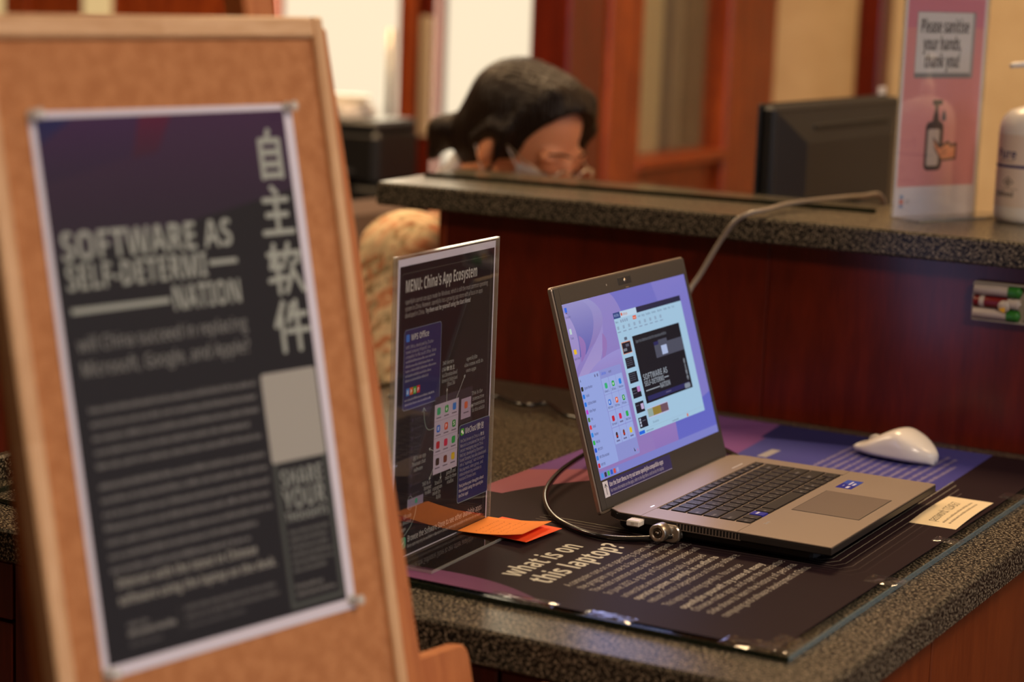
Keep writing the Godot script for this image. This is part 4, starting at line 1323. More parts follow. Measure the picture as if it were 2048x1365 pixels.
	var co := Vector3(-1.22, -0.2671, 0.4)
	var gp := mb()
	prism(gp, PackedVector2Array([Vector2(1.132, -1.086), Vector2(1.188, -0.40), Vector2(1.29, -0.40), Vector2(1.29, -1.10)]), 0.2672, 0.2732, 0.0, Transform3D(Basis.IDENTITY, co))
	obj("pane", gp, M.table_glass, cg)
	var ge := mb()
	prism(ge, PackedVector2Array([Vector2(1.130, -1.087), Vector2(1.186, -0.399), Vector2(1.188, -0.40), Vector2(1.132, -1.086)]), 0.2672, 0.2732, 0.0, Transform3D(Basis.IDENTITY, co))
	obj("ground_edge", ge, M.glass_edge, cg)
	# return upstand at the far left end, standing on the worktop
	var u := thing("end_upstand", "dark red timber upstand at the far left end of the desk", "panel", P(0.34, -0.0055, -1.06))
	obj("board", box(Vector3(0, 0.19, 0), Vector3(0.40, 0.38, 0.028), 0.002), M.red_timber, u)
	obj("skirting", box(Vector3(0, 0.014, 0.022), Vector3(0.40, 0.028, 0.016), 0.003), M.granite, u)
	# clear tape along the mat's edges
	var spots := [[0.1, -0.098, 0.03, 0.05, "clear tape at the near corner of the dark mat"], [0.12, -0.073, 0.05, 0.03, "clear tape wrapped over the mat's corner by the worktop edge"], [0.366, -0.068, 0.03, 0.04, "clear tape on the mat's right edge below the laptop"], [0.552, -0.068, 0.02, 0.03, "clear tape on the mat's right edge near the card's left end"], [0.79, -0.068, 0.03, 0.03, "clear tape on the mat's right edge beyond the card"], [0.097, -0.325, 0.02, 0.07, "clear tape on the mat's near edge below the heading"], [0.097, -0.235, 0.02, 0.05, "clear tape on the mat's near edge below the paragraph"]]
	var rng := RandomNumberGenerator.new()
	rng.seed = 71
	for s in spots:
		var st := mb(true)
		var nx := 8
		var nz := 10
		var hs := []
		for i in nx + 1:
			for k in nz + 1:
				var edge := 0.0 if (i == 0 or k == 0 or i == nx or k == nz) else 1.0
				hs.append(0.0010 + edge * rng.randf_range(0.0, 0.0020))
		for i in nx:
			for k in nz:
				var q := func(a: int, b: int) -> Vector3: return Vector3((float(a) / nx - 0.5) * s[2], hs[a * (nz + 1) + b], (float(b) / nz - 0.5) * s[3])
				quad(st, q.call(i, k), q.call(i + 1, k), q.call(i + 1, k + 1), q.call(i, k + 1), Vector3.UP)
		var tp := obj("clear_tape", st, M.tape_film)
		tp.position = P(s[0], 0.0, s[1])
		tag(tp, s[4], "tape", "clear tape on the mat edges")

# ---------------------------------------------------------------- laptop
const LAP_W := 0.3305
const LID := 0.29315
func build_laptop() -> void:
	var t := thing("laptop", "open grey metal laptop with a lit screen on the dark mat", "laptop", P(0.37088, 0.0008, -0.12956))
	t.rotation.y = 0.01333
	var x0 := -0.0035
	var x1 := 0.3270
	var zf := 0.002
	var zb := -0.246
	var top := 0.0232
	# upper shell with chamfered rear corners; its top is open where the keyboard sits
	var ps := mb()
	prism(ps, PackedVector2Array([Vector2(x0, zf), Vector2(x1, zf), Vector2(x1, zb + 0.014), Vector2(x1 - 0.010, zb), Vector2(x0 + 0.010, zb), Vector2(x0, zb + 0.014)]), 0.0142, top - 0.0013, 0.0010)
	obj("base_shell", ps, M.gunmetal_dark, t)
	var dk := mb()
	var kx0 := 0.0345
	var kx1 := 0.3040
	var kz0 := -0.2065
	var kz1 := -0.0995
	prism(dk, PackedVector2Array([Vector2(x0, zf), Vector2(x1, zf), Vector2(x1, kz1), Vector2(x0, kz1)]), top - 0.0014, top, 0.0006)
	bx(dk, Vector3((x0 + kx0) / 2, top - 0.0007, (kz0 + kz1) / 2), Vector3(kx0 - x0, 0.0014, kz1 - kz0))
	bx(dk, Vector3((x1 + kx1) / 2, top - 0.0007, (kz0 + kz1) / 2), Vector3(x1 - kx1, 0.0014, kz1 - kz0))
	prism(dk, PackedVector2Array([Vector2(x0, kz0), Vector2(x1, kz0), Vector2(x1, zb + 0.014), Vector2(x1 - 0.010, zb), Vector2(x0 + 0.010, zb), Vector2(x0, zb + 0.014)]), top - 0.0014, top, 0.0006)
	obj("deck", dk, M.gunmetal, t)
	obj("keyboard_well", box(Vector3((kx0 + kx1) / 2, top - 0.0011, (kz0 + kz1) / 2), Vector3(kx1 - kx0, 0.0006, kz1 - kz0)), M.gunmetal, t)
	# under-body, feet
	var ub := mb()
	prism(ub, rrect(x0 + 0.009, zb + 0.008, x1 - 0.009, zf - 0.020, 0.01), 0.0035, 0.0144, 0.003)
	obj("under_cover", ub, M.under_plastic, t)
	for q in [[0.16, -0.028, 0.24], [0.16, -0.222, 0.24]]:
		obj("rubber_foot", box(Vector3(q[0], 0.0018, q[1]), Vector3(q[2], 0.0036, 0.012), 0.001), M.rubber, t)
	# keys
	for q in key_rows():
		var st := mb()
		var a := Vector3(q[0] / 1000.0, top - 0.0009, q[1] / 1000.0)
		var w: float = q[2] / 1000.0
		var d: float = q[3] / 1000.0
		var hh := 0.0017
		var e := 0.0006
		var v := [a, a + Vector3(w, 0, 0), a + Vector3(w, 0, d), a + Vector3(0, 0, d)]
		var u := [a + Vector3(e, hh, e), a + Vector3(w - e, hh, e), a + Vector3(w - e, hh, d - e), a + Vector3(e, hh, d - e)]
		var uv := []
		for p in u:
			uv.append(Vector2((p.x * 1000.0 - 35.0) / 270.0, (p.z * 1000.0 + 207.0) / 108.0))
		quad(st, u[0], u[1], u[2], u[3], Vector3.UP, uv[0], uv[1], uv[2], uv[3])
		for i in 4:
			var k := (i + 1) % 4
			var blank: Vector2 = Vector2(0.0005, 0.0005) if q[4] != "BLUE" else uv[0] + Vector2(0.005, 0.01)
			quad(st, v[i], v[k], u[k], u[i], (v[i] + v[k]) / 2 - (a + Vector3(w / 2, 0, d / 2)), blank, blank, blank, blank)
		obj("blue_key" if q[4] == "BLUE" else "space_bar" if q[4] == "" and w > 0.05 else "key", st, M.key_print, t)
	# touchpad, palm-rest sticker, status light, small emblem
	obj("touchpad", box(Vector3(0.169, top + 0.0001, -0.0505), Vector3(0.1032, 0.0006, 0.0735), 0.0003), M.pad_glass, t)
	var pg := mb()
	for q in [[0.169, -0.0878, 0.1048, 0.0008], [0.169, -0.0133, 0.1048, 0.0008]]:
		bx(pg, Vector3(q[0], top + 0.00002, q[1]), Vector3(q[2], 0.0002, q[3]))
	for q in [[0.1168, -0.0505], [0.2212, -0.0505]]:
		bx(pg, Vector3(q[0], top + 0.00002, q[1]), Vector3(0.0008, 0.0002, 0.0745))
	obj("touchpad_gap", pg, M.gunmetal_dark, t)
	var ss := mb()
	sheet(ss, 0.041, 0.0185, 0.0002)
	var stk := obj("palm_sticker", ss, M.chip_print, t)
	stk.transform = Transform3D(Basis(Vector3(1, 0, 0), Vector3(0, 0, -1), Vector3(0, 1, 0)), Vector3(0.2425, top, -0.0675))
	obj("status_light", box(Vector3(0.0390, top + 0.0002, -0.2135), Vector3(0.0085, 0.0004, 0.0014)), M.led_glow, t)
	obj("speaker_line", box(Vector3(0.270, top + 0.0001, -0.2150), Vector3(0.030, 0.0003, 0.0016)), M.grey_white, t)
	var em := TextMesh.new()
	em.text = "ZBook"
	em.font = font_of("plain")
	em.font_size = 12
	em.pixel_size = 0.00036
	em.depth = 0.0002
	var eo := MeshInstance3D.new()
	eo.mesh = em
	eo.material_override = M.grey_white
	eo.name = "emblem"
	t.add_child(eo)
	eo.transform = Transform3D(Basis(Vector3(1, 0, 0), Vector3(0, 0, -1), Vector3(0, 1, 0)), Vector3(0.0485, top + 0.0001, -0.0880))
	# left side: ports and vent
	obj("port", box(Vector3(x0 + 0.0015, 0.0183, -0.2280), Vector3(0.0042, 0.0056, 0.0130)), M.port_dark, t)
	obj("port_rim", box(Vector3(x0 + 0.0006, 0.0148, -0.2280), Vector3(0.0016, 0.0008, 0.0134)), M.steel, t)
	obj("vent_recess", box(Vector3(x0 + 0.0009, 0.0182, -0.1310), Vector3(0.0022, 0.0062, 0.0720)), M.port_dark, t)
	var vg := mb()
	for i in 20:
		bx(vg, Vector3(x0 - 0.0002, 0.0182, -0.1652 + 0.0036 * i), Vector3(0.0008, 0.0062, 0.0011))
	bx(vg, Vector3(x0 - 0.0002, 0.0149, -0.1310), Vector3(0.0010, 0.0007, 0.0720))
	obj("vent_grille", vg, M.gunmetal, t)
	# hinge barrel
	obj("hinge_cover", box(Vector3(0.1618, 0.0165, -0.2475), Vector3(0.290, 0.0110, 0.0080), 0.002), M.hinge_plastic, t)
	# lid
	var lid := Node3D.new()
	lid.name = "lid"
	t.add_child(lid)
	lid.position = Vector3(0, 0.0202, -0.2522)
	lid.rotation.x = -LID
	var up := Transform3D(Basis(Vector3(1, 0, 0), Vector3(0, 0, 1), Vector3(0, -1, 0)), Vector3.ZERO)   # prism's y becomes the lid's normal
	var ls := mb()
	prism(ls, rrect(x0, -0.2402, x1, 0.004, 0.004, 3), -0.0062, -0.0006, 0.0010, up)
	obj("lid_shell", ls, M.gunmetal, lid)
	var bz := mb()
	var px0 := 0.0090
	var px1 := 0.3182
	var py0 := 0.0305
	var py1 := 0.2198
	bx(bz, Vector3((x0 + px0) / 2 + 0.0008, 0.1190, 0), Vector3(px0 - x0 - 0.0016, 0.2380, 0.0014), 0.0004)
	bx(bz, Vector3((x1 + px1) / 2 - 0.0008, 0.1190, 0), Vector3(x1 - px1 - 0.0016, 0.2380, 0.0014), 0.0004)
	bx(bz, Vector3((px0 + px1) / 2, py0 / 2, 0), Vector3(px1 - px0, py0, 0.0014), 0.0)
	bx(bz, Vector3((px0 + px1) / 2, (py1 + 0.238) / 2, 0), Vector3(px1 - px0, 0.238 - py1, 0.0014), 0.0)
	obj("bezel", bz, M.bezel_plastic, lid)
	var ds := mb()
	sheet(ds, px1 - px0, py1 - py0, 0.0004)
	var disp := obj("screen", ds, M.screen_glow, lid)
	disp.position = Vector3(px0, py0, -0.0003)
	obj("camera_shutter", box(Vector3(0.1632, 0.2294, 0.0008), Vector3(0.0320, 0.0082, 0.0008), 0.0003), M.hinge_plastic, lid)
	var lens := mb(true)
	lathe(lens, [Vector2(0.0, 0.0006), Vector2(0.0020, 0.0006), Vector2(0.0024, 0.0)], 14, Transform3D(Basis(Vector3(1, 0, 0), Vector3(0, 0, 1), Vector3(0, -1, 0)), Vector3(0.1632, 0.2294, 0.0012)))
	obj("camera_lens", lens, M.steel, lid)
	obj("shutter_tab", box(Vector3(0.1660, 0.2214, 0.0010), Vector3(0.0070, 0.0012, 0.0008), 0.0002), M.steel, lid)
	obj("microphone_hole", box(Vector3(0.1180, 0.2290, 0.0008), Vector3(0.0012, 0.0022, 0.0004)), M.grey_white, lid)
	var lb := mb()
	sheet(lb, 0.1682, 0.0170, 0.0002)
	var lab := obj("instruction_label", lb, M.label_print, lid)
	lab.position = Vector3(0.0102, 0.0116, 0.0007)
	var sl := AreaLight3D.new()
	sl.name = "screen_glow_light"
	sl.area_size = Vector2(0.30, 0.185)
	sl.light_energy = SCREEN_LIGHT
	sl.light_color = Color(0.72, 0.74, 1.0)
	sl.shadow_enabled = true
	sl.area_range = 4.0
	sl.area_attenuation = 2.0
	sl.position = Vector3(0.1636, 0.125, 0.002)
	sl.rotation.y = PI
	lid.add_child(sl)

	# small white receiver in the side port
	var yaw := Basis(Vector3.UP, 0.01333)
	var lo := P(0.37088, 0.0008, -0.12956)
	var us := thing("usb_receiver", "small white wireless receiver plugged into the laptop's side", "usb receiver", lo + yaw * Vector3(-0.0035, 0.0182, -0.2085))
	us.rotation.y = 0.01333
	obj("cap", box(Vector3(-0.0075, -0.0012, -0.0008), Vector3(0.0130, 0.0066, 0.0150), 0.0012), M.white_plastic, us)
	obj("plug", box(Vector3(-0.0004, 0, 0), Vector3(0.0012, 0.0046, 0.0122), 0.0002), M.steel, us)
	var ring := mb()
	bx(ring, Vector3(-0.01405, -0.0012, -0.0008), Vector3(0.0002, 0.0028, 0.0036))
	obj("embossed_mark", ring, M.grey_white, us)

	# cable lock on the side
	var lk := thing("cable_lock", "steel key lock and black steel cable fastened to the laptop's side", "cable lock", lo + yaw * Vector3(-0.0035, 0.0130, -0.1780))
	var lay := Basis(Vector3(0, 1, 0), Vector3(-1, 0, 0), Vector3(0, 0, 1))        # lathe's y points out of the laptop's side
	var br := mb()
	prism(br, rrect(-0.0115, -0.0078, 0.0068, 0.0185, 0.0070, 6), 0.0004, 0.0062, 0.0012, Transform3D(lay, Vector3.ZERO))
	obj("bracket", br, M.steel, lk)
	var lb2 := mb(true)
	lathe(lb2, [Vector2(0, 0.006), Vector2(0.0090, 0.006), Vector2(0.0090, 0.010), Vector2(0.0093, 0.0104), Vector2(0.0093, 0.0196), Vector2(0.0086, 0.0206), Vector2(0.0056, 0.0206), Vector2(0.0050, 0.0186), Vector2(0, 0.0186)], 28, Transform3D(lay, Vector3.ZERO))
	obj("barrel", lb2, M.steel, lk)
	var kc := mb(true)
	lathe(kc, [Vector2(0.0046, 0.0184), Vector2(0.0046, 0.0200), Vector2(0.0034, 0.0206), Vector2(0.0034, 0.0192), Vector2(0.0020, 0.0192), Vector2(0.0020, 0.0214), Vector2(0, 0.0218)], 20, Transform3D(lay, Vector3.ZERO))
	obj("key_core", kc, M.steel_dark, lk)
	var inv := lk.position
	var w3 := func(x: float, y: float, z: float) -> Vector3: return P(x, y, z) - inv
	var cab := mb(true)
	var path := smooth_path([w3.call(0.3640, 0.0100, -0.2945), w3.call(0.3585, 0.0088, -0.3010), w3.call(0.352, 0.0066, -0.3130), w3.call(0.337, 0.0046, -0.339), w3.call(0.3295, 0.0046, -0.365), w3.call(0.3405, 0.0046, -0.399), w3.call(0.367, 0.0056, -0.438), w3.call(0.409, 0.008, -0.472), w3.call(0.456, 0.012, -0.496), w3.call(0.513, 0.016, -0.512), w3.call(0.567, 0.018, -0.521), w3.call(0.62, 0.018, -0.530), w3.call(0.70, 0.010, -0.56), w3.call(0.80, 0.0046, -0.62)], 6)
	tube(cab, path, 0.0031, 12)
	obj("cable", cab, M.black_cable, lk)
	var fer := mb(true)
	tube(fer, [w3.call(0.3680, 0.0108, -0.2905), w3.call(0.3610, 0.0094, -0.2985)], 0.0042, 14)
	obj("ferrule", fer, M.steel, lk)

	# slack black cord lying on the worktop behind the laptop
	var cd := mb(true)
	var cp := []
	for q in [[0.80, -0.93], [0.86, -0.86], [0.891, -0.828], [0.893, -0.809], [0.874, -0.775], [0.873, -0.755], [0.895, -0.745], [0.892, -0.732], [0.851, -0.690], [0.842, -0.663], [0.835, -0.62], [0.80, -0.60]]:
		cp.append(Vector3(q[0], 0.0036, q[1]))
	tube(cd, smooth_path(cp, 5), 0.0030, 10)
	var cord := obj("slack_cord", cd, M.black_cable)
	cord.position.y = DESK
	tag(cord, "slack black cord snaking over the bare granite behind the laptop", "cord")
	# plug and coiled strain relief at the far side of the laptop
	var pl := thing("power_plug", "black power plug with ribbed sleeve at the laptop's far side", "plug", P(0.70, 0.0132, -0.386))
	obj("plug_body", box(Vector3(0.012, 0, 0), Vector3(0.024, 0.009, 0.011), 0.003), M.black_plastic, pl)
	var sv := mb(true)
	var rad := []
	var sp := []
	for i in 22:
		sp.append(Vector3(0.024 + 0.0018 * i, -0.0003 * i * 0.5, -0.0016 * i))
		rad.append(0.0042 if i % 2 == 0 else 0.0033)
	tube(sv, sp, rad, 12)
	obj("ribbed_sleeve", sv, M.black_cable, pl)
	# grey cable hanging over the counter's edge, down behind the lid to that plug
	var gc := mb(true)
	var gpts := []
	for q in [[1.37, 0.10, -0.44], [1.360, 0.22, -0.445], [1.343, 0.274, -0.448], [1.29, 0.2781, -0.460], [1.18, 0.2785, -0.485], [1.10, 0.2775, -0.497], [1.03, 0.2760, -0.495], [1.000, 0.2720, -0.507], [0.991, 0.258, -0.524], [0.985, 0.229, -0.541], [0.97, 0.190, -0.557], [0.955, 0.165, -0.566], [0.93, 0.11, -0.570], [0.89, 0.05, -0.55], [0.85, 0.012, -0.50], [0.80, 0.0075, -0.45], [0.763, 0.0098, -0.4196]]:
		gpts.append(Vector3(q[0], q[1], q[2]))
	tube(gc, smooth_path(gpts, 6), 0.0033, 12)
	var gco := obj("grey_cable", gc, M.grey_cable)
	gco.position.y = DESK
	tag(gco, "thick grey cable hanging over the raised counter's edge behind the laptop", "cable")

# ---------------------------------------------------------------- things on the desk
func build_desk_things() -> void:
	# mouse: nose towards the left end of the desk
	var m := thing("mouse", "white ergonomic computer mouse on the blue part of the mat", "mouse", P(0.895, 0.0008, -0.247))
	m.rotation.y = -0.18
	var st := mb(true)
	var n := 22
	var ring_n := 28
	var rings := []
	for i in n + 1:
		var t := float(i) / n
		var z := lerpf(-0.053, 0.053, t)
		# half width and height along the length (blunt nose at t = 0, hump past the middle, sharp heel at t = 1)
		var hump := smoothstep(0.0, 0.60, t) * (1.0 - 0.92 * pow(clampf((t - 0.58) / 0.42, 0.0, 1.0), 1.5))
		var ht := 0.0135 + 0.0265 * hump
		var hw := lerpf(0.022, 0.035, smoothstep(0.0, 0.35, t)) * (1.0 - 0.78 * pow(clampf((t - 0.60) / 0.40, 0.0, 1.0), 2.4))
		if t < 0.06:
			ht *= sqrt(maxf(0.25, 1.0 - pow((0.06 - t) / 0.075, 2.0)))
			hw *= sqrt(maxf(0.25, 1.0 - pow((0.06 - t) / 0.080, 2.0)))
		var r := []
		for k in ring_n:
			var a := TAU * k / ring_n
			var c := cos(a)
			var s := sin(a)
			var xx := signf(c) * pow(absf(c), 0.8) * hw
			var yy := (0.010 + signf(s) * pow(absf(s), 0.8) * (ht - 0.010)) if s > 0.0 else 0.010 + s * 0.0092
			# waist on the thumb side
			if c < 0.0 and s < 0.75:
				xx *= 1.0 - 0.16 * sin(PI * t) * (1.0 - absf(s))
			if s < 0.0:
				xx *= 1.0 + 0.10 * s
			r.append(Vector3(xx, yy, z))
		rings.append(r)
	for i in n:
		for k in ring_n:
			var q := (k + 1) % ring_n
			quad(st, rings[i][k], rings[i + 1][k], rings[i + 1][q], rings[i][q], (rings[i][k] + rings[i + 1][q]) / 2 - Vector3(0, 0.013, rings[i][k].z))
	for e in [0, n]:
		for k in ring_n:
			tri(st, Vector3(0, 0.010, rings[e][0].z), rings[e][k], rings[e][(k + 1) % ring_n], Vector3(0, 0, -1 if e == 0 else 1))
	obj("shell", st, M.white_gloss, m)
	var wh := mb(true)
	lathe(wh, [Vector2(0, -0.0035), Vector2(0.0085, -0.0035), Vector2(0.0095, -0.0020), Vector2(0.0095, 0.0020), Vector2(0.0085, 0.0035), Vector2(0, 0.0035)], 20, Transform3D(Basis(Vector3(0, 1, 0), Vector3(1, 0, 0), Vector3(0, 0, -1)), Vector3(0.002, 0.0155, -0.031)))
	obj("scroll_wheel", wh, M.grey_white, m)
	obj("glide_pad", box(Vector3(0, 0.0006, 0), Vector3(0.030, 0.0012, 0.060), 0.0004), M.rubber, m)
	# password card
	var cs := mb()
	sheet(cs, 0.143, 0.052, 0.0004, 0.0016, 8)
	var card := obj("password_card", cs, M.card_print)
	card.transform = Transform3D(Basis(Vector3.UP, 0.02) * Basis(Vector3(1, 0, 0), Vector3(0, 0, -1), Vector3(0, 1, 0)), P(0.601, 0.0009, -0.0755))
	tag(card, "cream paper card reading password on the mat's right edge", "card")
	# two sticky notes, the upper one curling
	var n1 := mb()
	sheet(n1, 0.070, 0.074, 0.0003, 0.0, 1)
	var low := obj("sticky_note", n1, M.note_red)
	low.transform = Transform3D(Basis(Vector3.UP, -0.05) * Basis(Vector3(1, 0, 0), Vector3(0, 0, -1), Vector3(0, 1, 0)), P(0.2640, 0.0042, -0.4150))
	tag(low, "red-orange sticky note underneath, beside the clear menu stand", "sticky note")
	var up := mb(true)
	var w := 0.070
	var h := 0.074
	var ny := 10
	for i in ny:
		var a := float(i) / ny
		var b := float(i + 1) / ny
		var za := 0.0012 + 0.0075 * pow(1.0 - a, 2.2)
		var zb := 0.0012 + 0.0075 * pow(1.0 - b, 2.2)
		quad(up, Vector3(0, h * a, za), Vector3(w, h * a, za * 0.8), Vector3(w, h * b, zb * 0.8), Vector3(0, h * b, zb), Vector3.BACK, Vector2(0, 1.0 - a), Vector2(1, 1.0 - a), Vector2(1, 1.0 - b), Vector2(0, 1.0 - b))
		quad(up, Vector3(0, h * a, za - 0.0003), Vector3(w, h * a, za * 0.8 - 0.0003), Vector3(w, h * b, zb * 0.8 - 0.0003), Vector3(0, h * b, zb - 0.0003), Vector3.FORWARD, Vector2(0.01, 0.01), Vector2(0.01, 0.01), Vector2(0.01, 0.01), Vector2(0.01, 0.01))
	var top := obj("sticky_note", up, M.note_print)
	top.transform = Transform3D(Basis(Vector3.UP, 0.06) * Basis(Vector3(1, 0, 0), Vector3(0, 0, -1), Vector3(0, 1, 0)), P(0.2610, 0.0044, -0.4180))
	tag(top, "light orange sticky note with handwriting, curling on top", "sticky note")
	# acrylic stand with the printed menu
	var hs := thing("sign_holder", "clear acrylic stand holding the dark app menu beside the laptop", "sign holder", P(0.11622, 0.0008, -0.48604))
	hs.rotation.y = 0.05164
	obj("back_pane", box(Vector3(0.10685, 0.1512, -0.0023), Vector3(0.2137, 0.3024, 0.0018), 0.0004), M.acrylic, hs)
	obj("front_pane", box(Vector3(0.10685, 0.1512, 0.0007), Vector3(0.2137, 0.3024, 0.0014), 0.0004), M.acrylic, hs)
	obj("foot", box(Vector3(0.10685, 0.0015, 0.0247), Vector3(0.2137, 0.0030, 0.0466), 0.0004), M.acrylic, hs)
	var ed := mb()
	bx(ed, Vector3(0.10685, 0.3018, -0.0008), Vector3(0.2137, 0.0012, 0.0050), 0.0004)
	bx(ed, Vector3(0.0009, 0.1512, -0.0008), Vector3(0.0011, 0.3000, 0.0050), 0.0004)
	bx(ed, Vector3(0.2128, 0.1512, -0.0008), Vector3(0.0011, 0.3000, 0.0050), 0.0004)
	obj("polished_edge", ed, M.acrylic_edge, hs)
	var fe := mb()
	bx(fe, Vector3(0.10685, 0.0015, 0.0485), Vector3(0.2137, 0.0030, 0.0012), 0.0003)
	bx(fe, Vector3(0.0006, 0.0015, 0.0247), Vector3(0.0012, 0.0030, 0.0470), 0.0003)
	obj("foot_edge", fe, M.acrylic_edge, hs)
	var ms := mb()
	sheet(ms, 0.202, 0.2975, 0.0003)
	var menu := obj("menu_sheet", ms, M.menu_print)
	menu.transform = Transform3D(Basis(Vector3.UP, 0.05164), P(0.11622, 0.0008, -0.48604) + Basis(Vector3.UP, 0.05164) * Vector3(0.0065, 0.0013, -0.0010))
	tag(menu, "dark printed app menu sheet inside the clear acrylic stand", "menu")

# ---------------------------------------------------------------- things on the raised counter
func build_counter_things() -> void:
	var y := 0.2671
	var al := 0.42
	var at := P(1.1458, y, -0.3627)
	var hs := thing("sign_holder", "clear acrylic stand holding the pink hand hygiene sign", "sign holder", at)
	hs.rotation.y = -al
	hs.rotation.x = 0.0
	var wd := 0.165
	obj("back_pane", box(Vector3(wd / 2, 0.152, -0.0023), Vector3(wd, 0.304, 0.0018), 0.0004), M.acrylic, hs)
	obj("front_pane", box(Vector3(wd / 2, 0.152, 0.0007), Vector3(wd, 0.304, 0.0014), 0.0004), M.acrylic, hs)
	obj("foot", box(Vector3(wd / 2, 0.0015, 0.026), Vector3(wd, 0.0030, 0.048), 0.0004), M.acrylic, hs)
	var ed := mb()
	for x in [0.001, wd - 0.001]:
		bx(ed, Vector3(x, 0.152, -0.0008), Vector3(0.002, 0.304, 0.0052), 0.0006)
	bx(ed, Vector3(wd / 2, 0.0015, 0.0505), Vector3(wd, 0.0030, 0.0014), 0.0003)
	obj("polished_edge", ed, M.acrylic_edge, hs)
	var ss := mb()
	sheet(ss, wd - 0.006, 0.297, 0.0003)
	var sg := obj("hygiene_sign", ss, M.sanitise_print)
	sg.transform = Transform3D(Basis(Vector3.UP, -al), at + Basis(Vector3.UP, -al) * Vector3(0.003, 0.0012, -0.0010))
	tag(sg, "pink sheet asking visitors to sanitise their hands", "sign")
	# pump bottle
	var b := thing("pump_bottle", "white plastic pump bottle of hand sanitiser on the counter", "bottle", P(1.2485, y, -0.2125))
	b.rotation.y = 0.0
	var st := mb(true)
	lathe(st, [Vector2(0, 0.0), Vector2(0.036, 0.0), Vector2(0.0405, 0.005), Vector2(0.0412, 0.012), Vector2(0.0412, 0.120), Vector2(0.0402, 0.130), Vector2(0.036, 0.141), Vector2(0.028, 0.149), Vector2(0.016, 0.153), Vector2(0.0095, 0.155), Vector2(0.0095, 0.160), Vector2(0, 0.160)], 40)
	obj("body", st, M.white_plastic, b)
	var lb := mb(true)
	for i in 40:
		var a0 := TAU * i / 40
		var a1 := TAU * (i + 1) / 40
		var p0 := Vector3(cos(a0), 0, -sin(a0)) * 0.0414
		var p1 := Vector3(cos(a1), 0, -sin(a1)) * 0.0414
		quad(lb, p0 + Vector3.UP * 0.022, p1 + Vector3.UP * 0.022, p1 + Vector3.UP * 0.118, p0 + Vector3.UP * 0.118, p0, Vector2(float(i) / 40, 1), Vector2(float(i + 1) / 40, 1), Vector2(float(i + 1) / 40, 0), Vector2(float(i) / 40, 0))
	var lo := obj("printed_label", lb, M.bottle_print, b)
	lo.rotation.y = BOTTLE_TURN
	var cp := mb(true)
	lathe(cp, [Vector2(0, 0.158), Vector2(0.0100, 0.158), Vector2(0.0100, 0.174), Vector2(0.007, 0.177), Vector2(0.0042, 0.180), Vector2(0.0042, 0.200), Vector2(0.008, 0.201), Vector2(0.009, 0.212), Vector2(0.005, 0.215), Vector2(0, 0.215)], 24)
	obj("pump", cp, M.white_plastic, b)
	var nz := mb(true)
	tube(nz, [Vector3(0, 0.2085, 0), Vector3(-0.008, 0.2095, -0.014), Vector3(-0.015, 0.2080, -0.026), Vector3(-0.017, 0.2060, -0.0295)], [0.0048, 0.0044, 0.0038, 0.0034], 10)
	obj("nozzle", nz, M.white_plastic, b)
	# clear plastic tub behind the sign
	var tb := thing("plastic_tub", "small clear plastic tub with a rounded lid behind the sign", "tub", P(1.3025, y, -0.3300))
	var ts := mb(true)
	lathe(ts, [Vector2(0, 0.0), Vector2(0.022, 0.0), Vector2(0.024, 0.004), Vector2(0.026, 0.045)], 28)
	obj("cup", ts, M.clear_plastic, tb)
	var tl := mb(true)
	lathe(tl, [Vector2(0.0262, 0.045), Vector2(0.0275, 0.047), Vector2(0.0275, 0.051), Vector2(0.021, 0.057), Vector2(0.010, 0.0605), Vector2(0, 0.061)], 28)
	obj("lid", tl, M.clear_plastic, tb)
	# battery holder screwed to the upstand
	var bc := thing("battery_holder", "grey plastic holder with three batteries on the red upstand", "battery holder", P(1.0413, 0.162, -0.1700))
	var bs := mb()
	bx(bs, Vector3(-0.0014, 0.0245, 0), Vector3(0.0028, 0.049, 0.0760), 0.0006)
	for q in [[0.001, 0.002], [0.048, 0.002]]:
		bx(bs, Vector3(-0.006, q[0], 0), Vector3(0.012, q[1], 0.0760), 0.0005)
	for z in [-0.037, 0.037]:
		bx(bs, Vector3(-0.006, 0.0245, z), Vector3(0.012, 0.049, 0.002), 0.0005)
	obj("tray", bs, M.battery_case, bc)
	for i in 3:
		for z in [-0.0345, 0.0345]:
			obj("contact_spring", box(Vector3(-0.0075, 0.0095 + 0.0150 * i, z), Vector3(0.006, 0.006, 0.003), 0.0008), M.steel, bc)
	var names := ["lowest battery, white with a green end, in the holder", "middle battery, dark red with pale bands, in the holder", "topmost battery, white with a green end, in the holder"]
	for i in 3:
		var bt := thing("battery", names[i], "battery", P(1.0413 - 0.0098, 0.162 + 0.0095 + 0.0150 * i, -0.1757), "batteries in the holder")
		var along := Basis(Vector3(1, 0, 0), Vector3(0, 0, 1), Vector3(0, -1, 0))
		var cell := mb(true)
		lathe(cell, [Vector2(0, -0.0300), Vector2(0.0066, -0.0300), Vector2(0.0070, -0.0294), Vector2(0.0070, 0.0130)], 24, Transform3D(along, Vector3.ZERO))
		obj("sleeve", cell, M.battery_red if i == 1 else M.battery_white, bt)
		var en := mb(true)
		lathe(en, [Vector2(0.0070, 0.0130), Vector2(0.0071, 0.0132), Vector2(0.0071, 0.0256), Vector2(0.0066, 0.0282), Vector2(0.0028, 0.0284), Vector2(0.0028, 0.0300), Vector2(0, 0.0300)], 24, Transform3D(along, Vector3.ZERO))
		obj("end_band", en, M.battery_white if i == 1 else M.battery_green, bt)
		if i == 1:
			var bd := mb(true)
			lathe(bd, [Vector2(0.0071, -0.0225), Vector2(0.0072, -0.0222), Vector2(0.0072, -0.0165), Vector2(0.0071, -0.0162)], 24, Transform3D(along, Vector3.ZERO))
			obj("pale_band", bd, M.battery_white, bt)
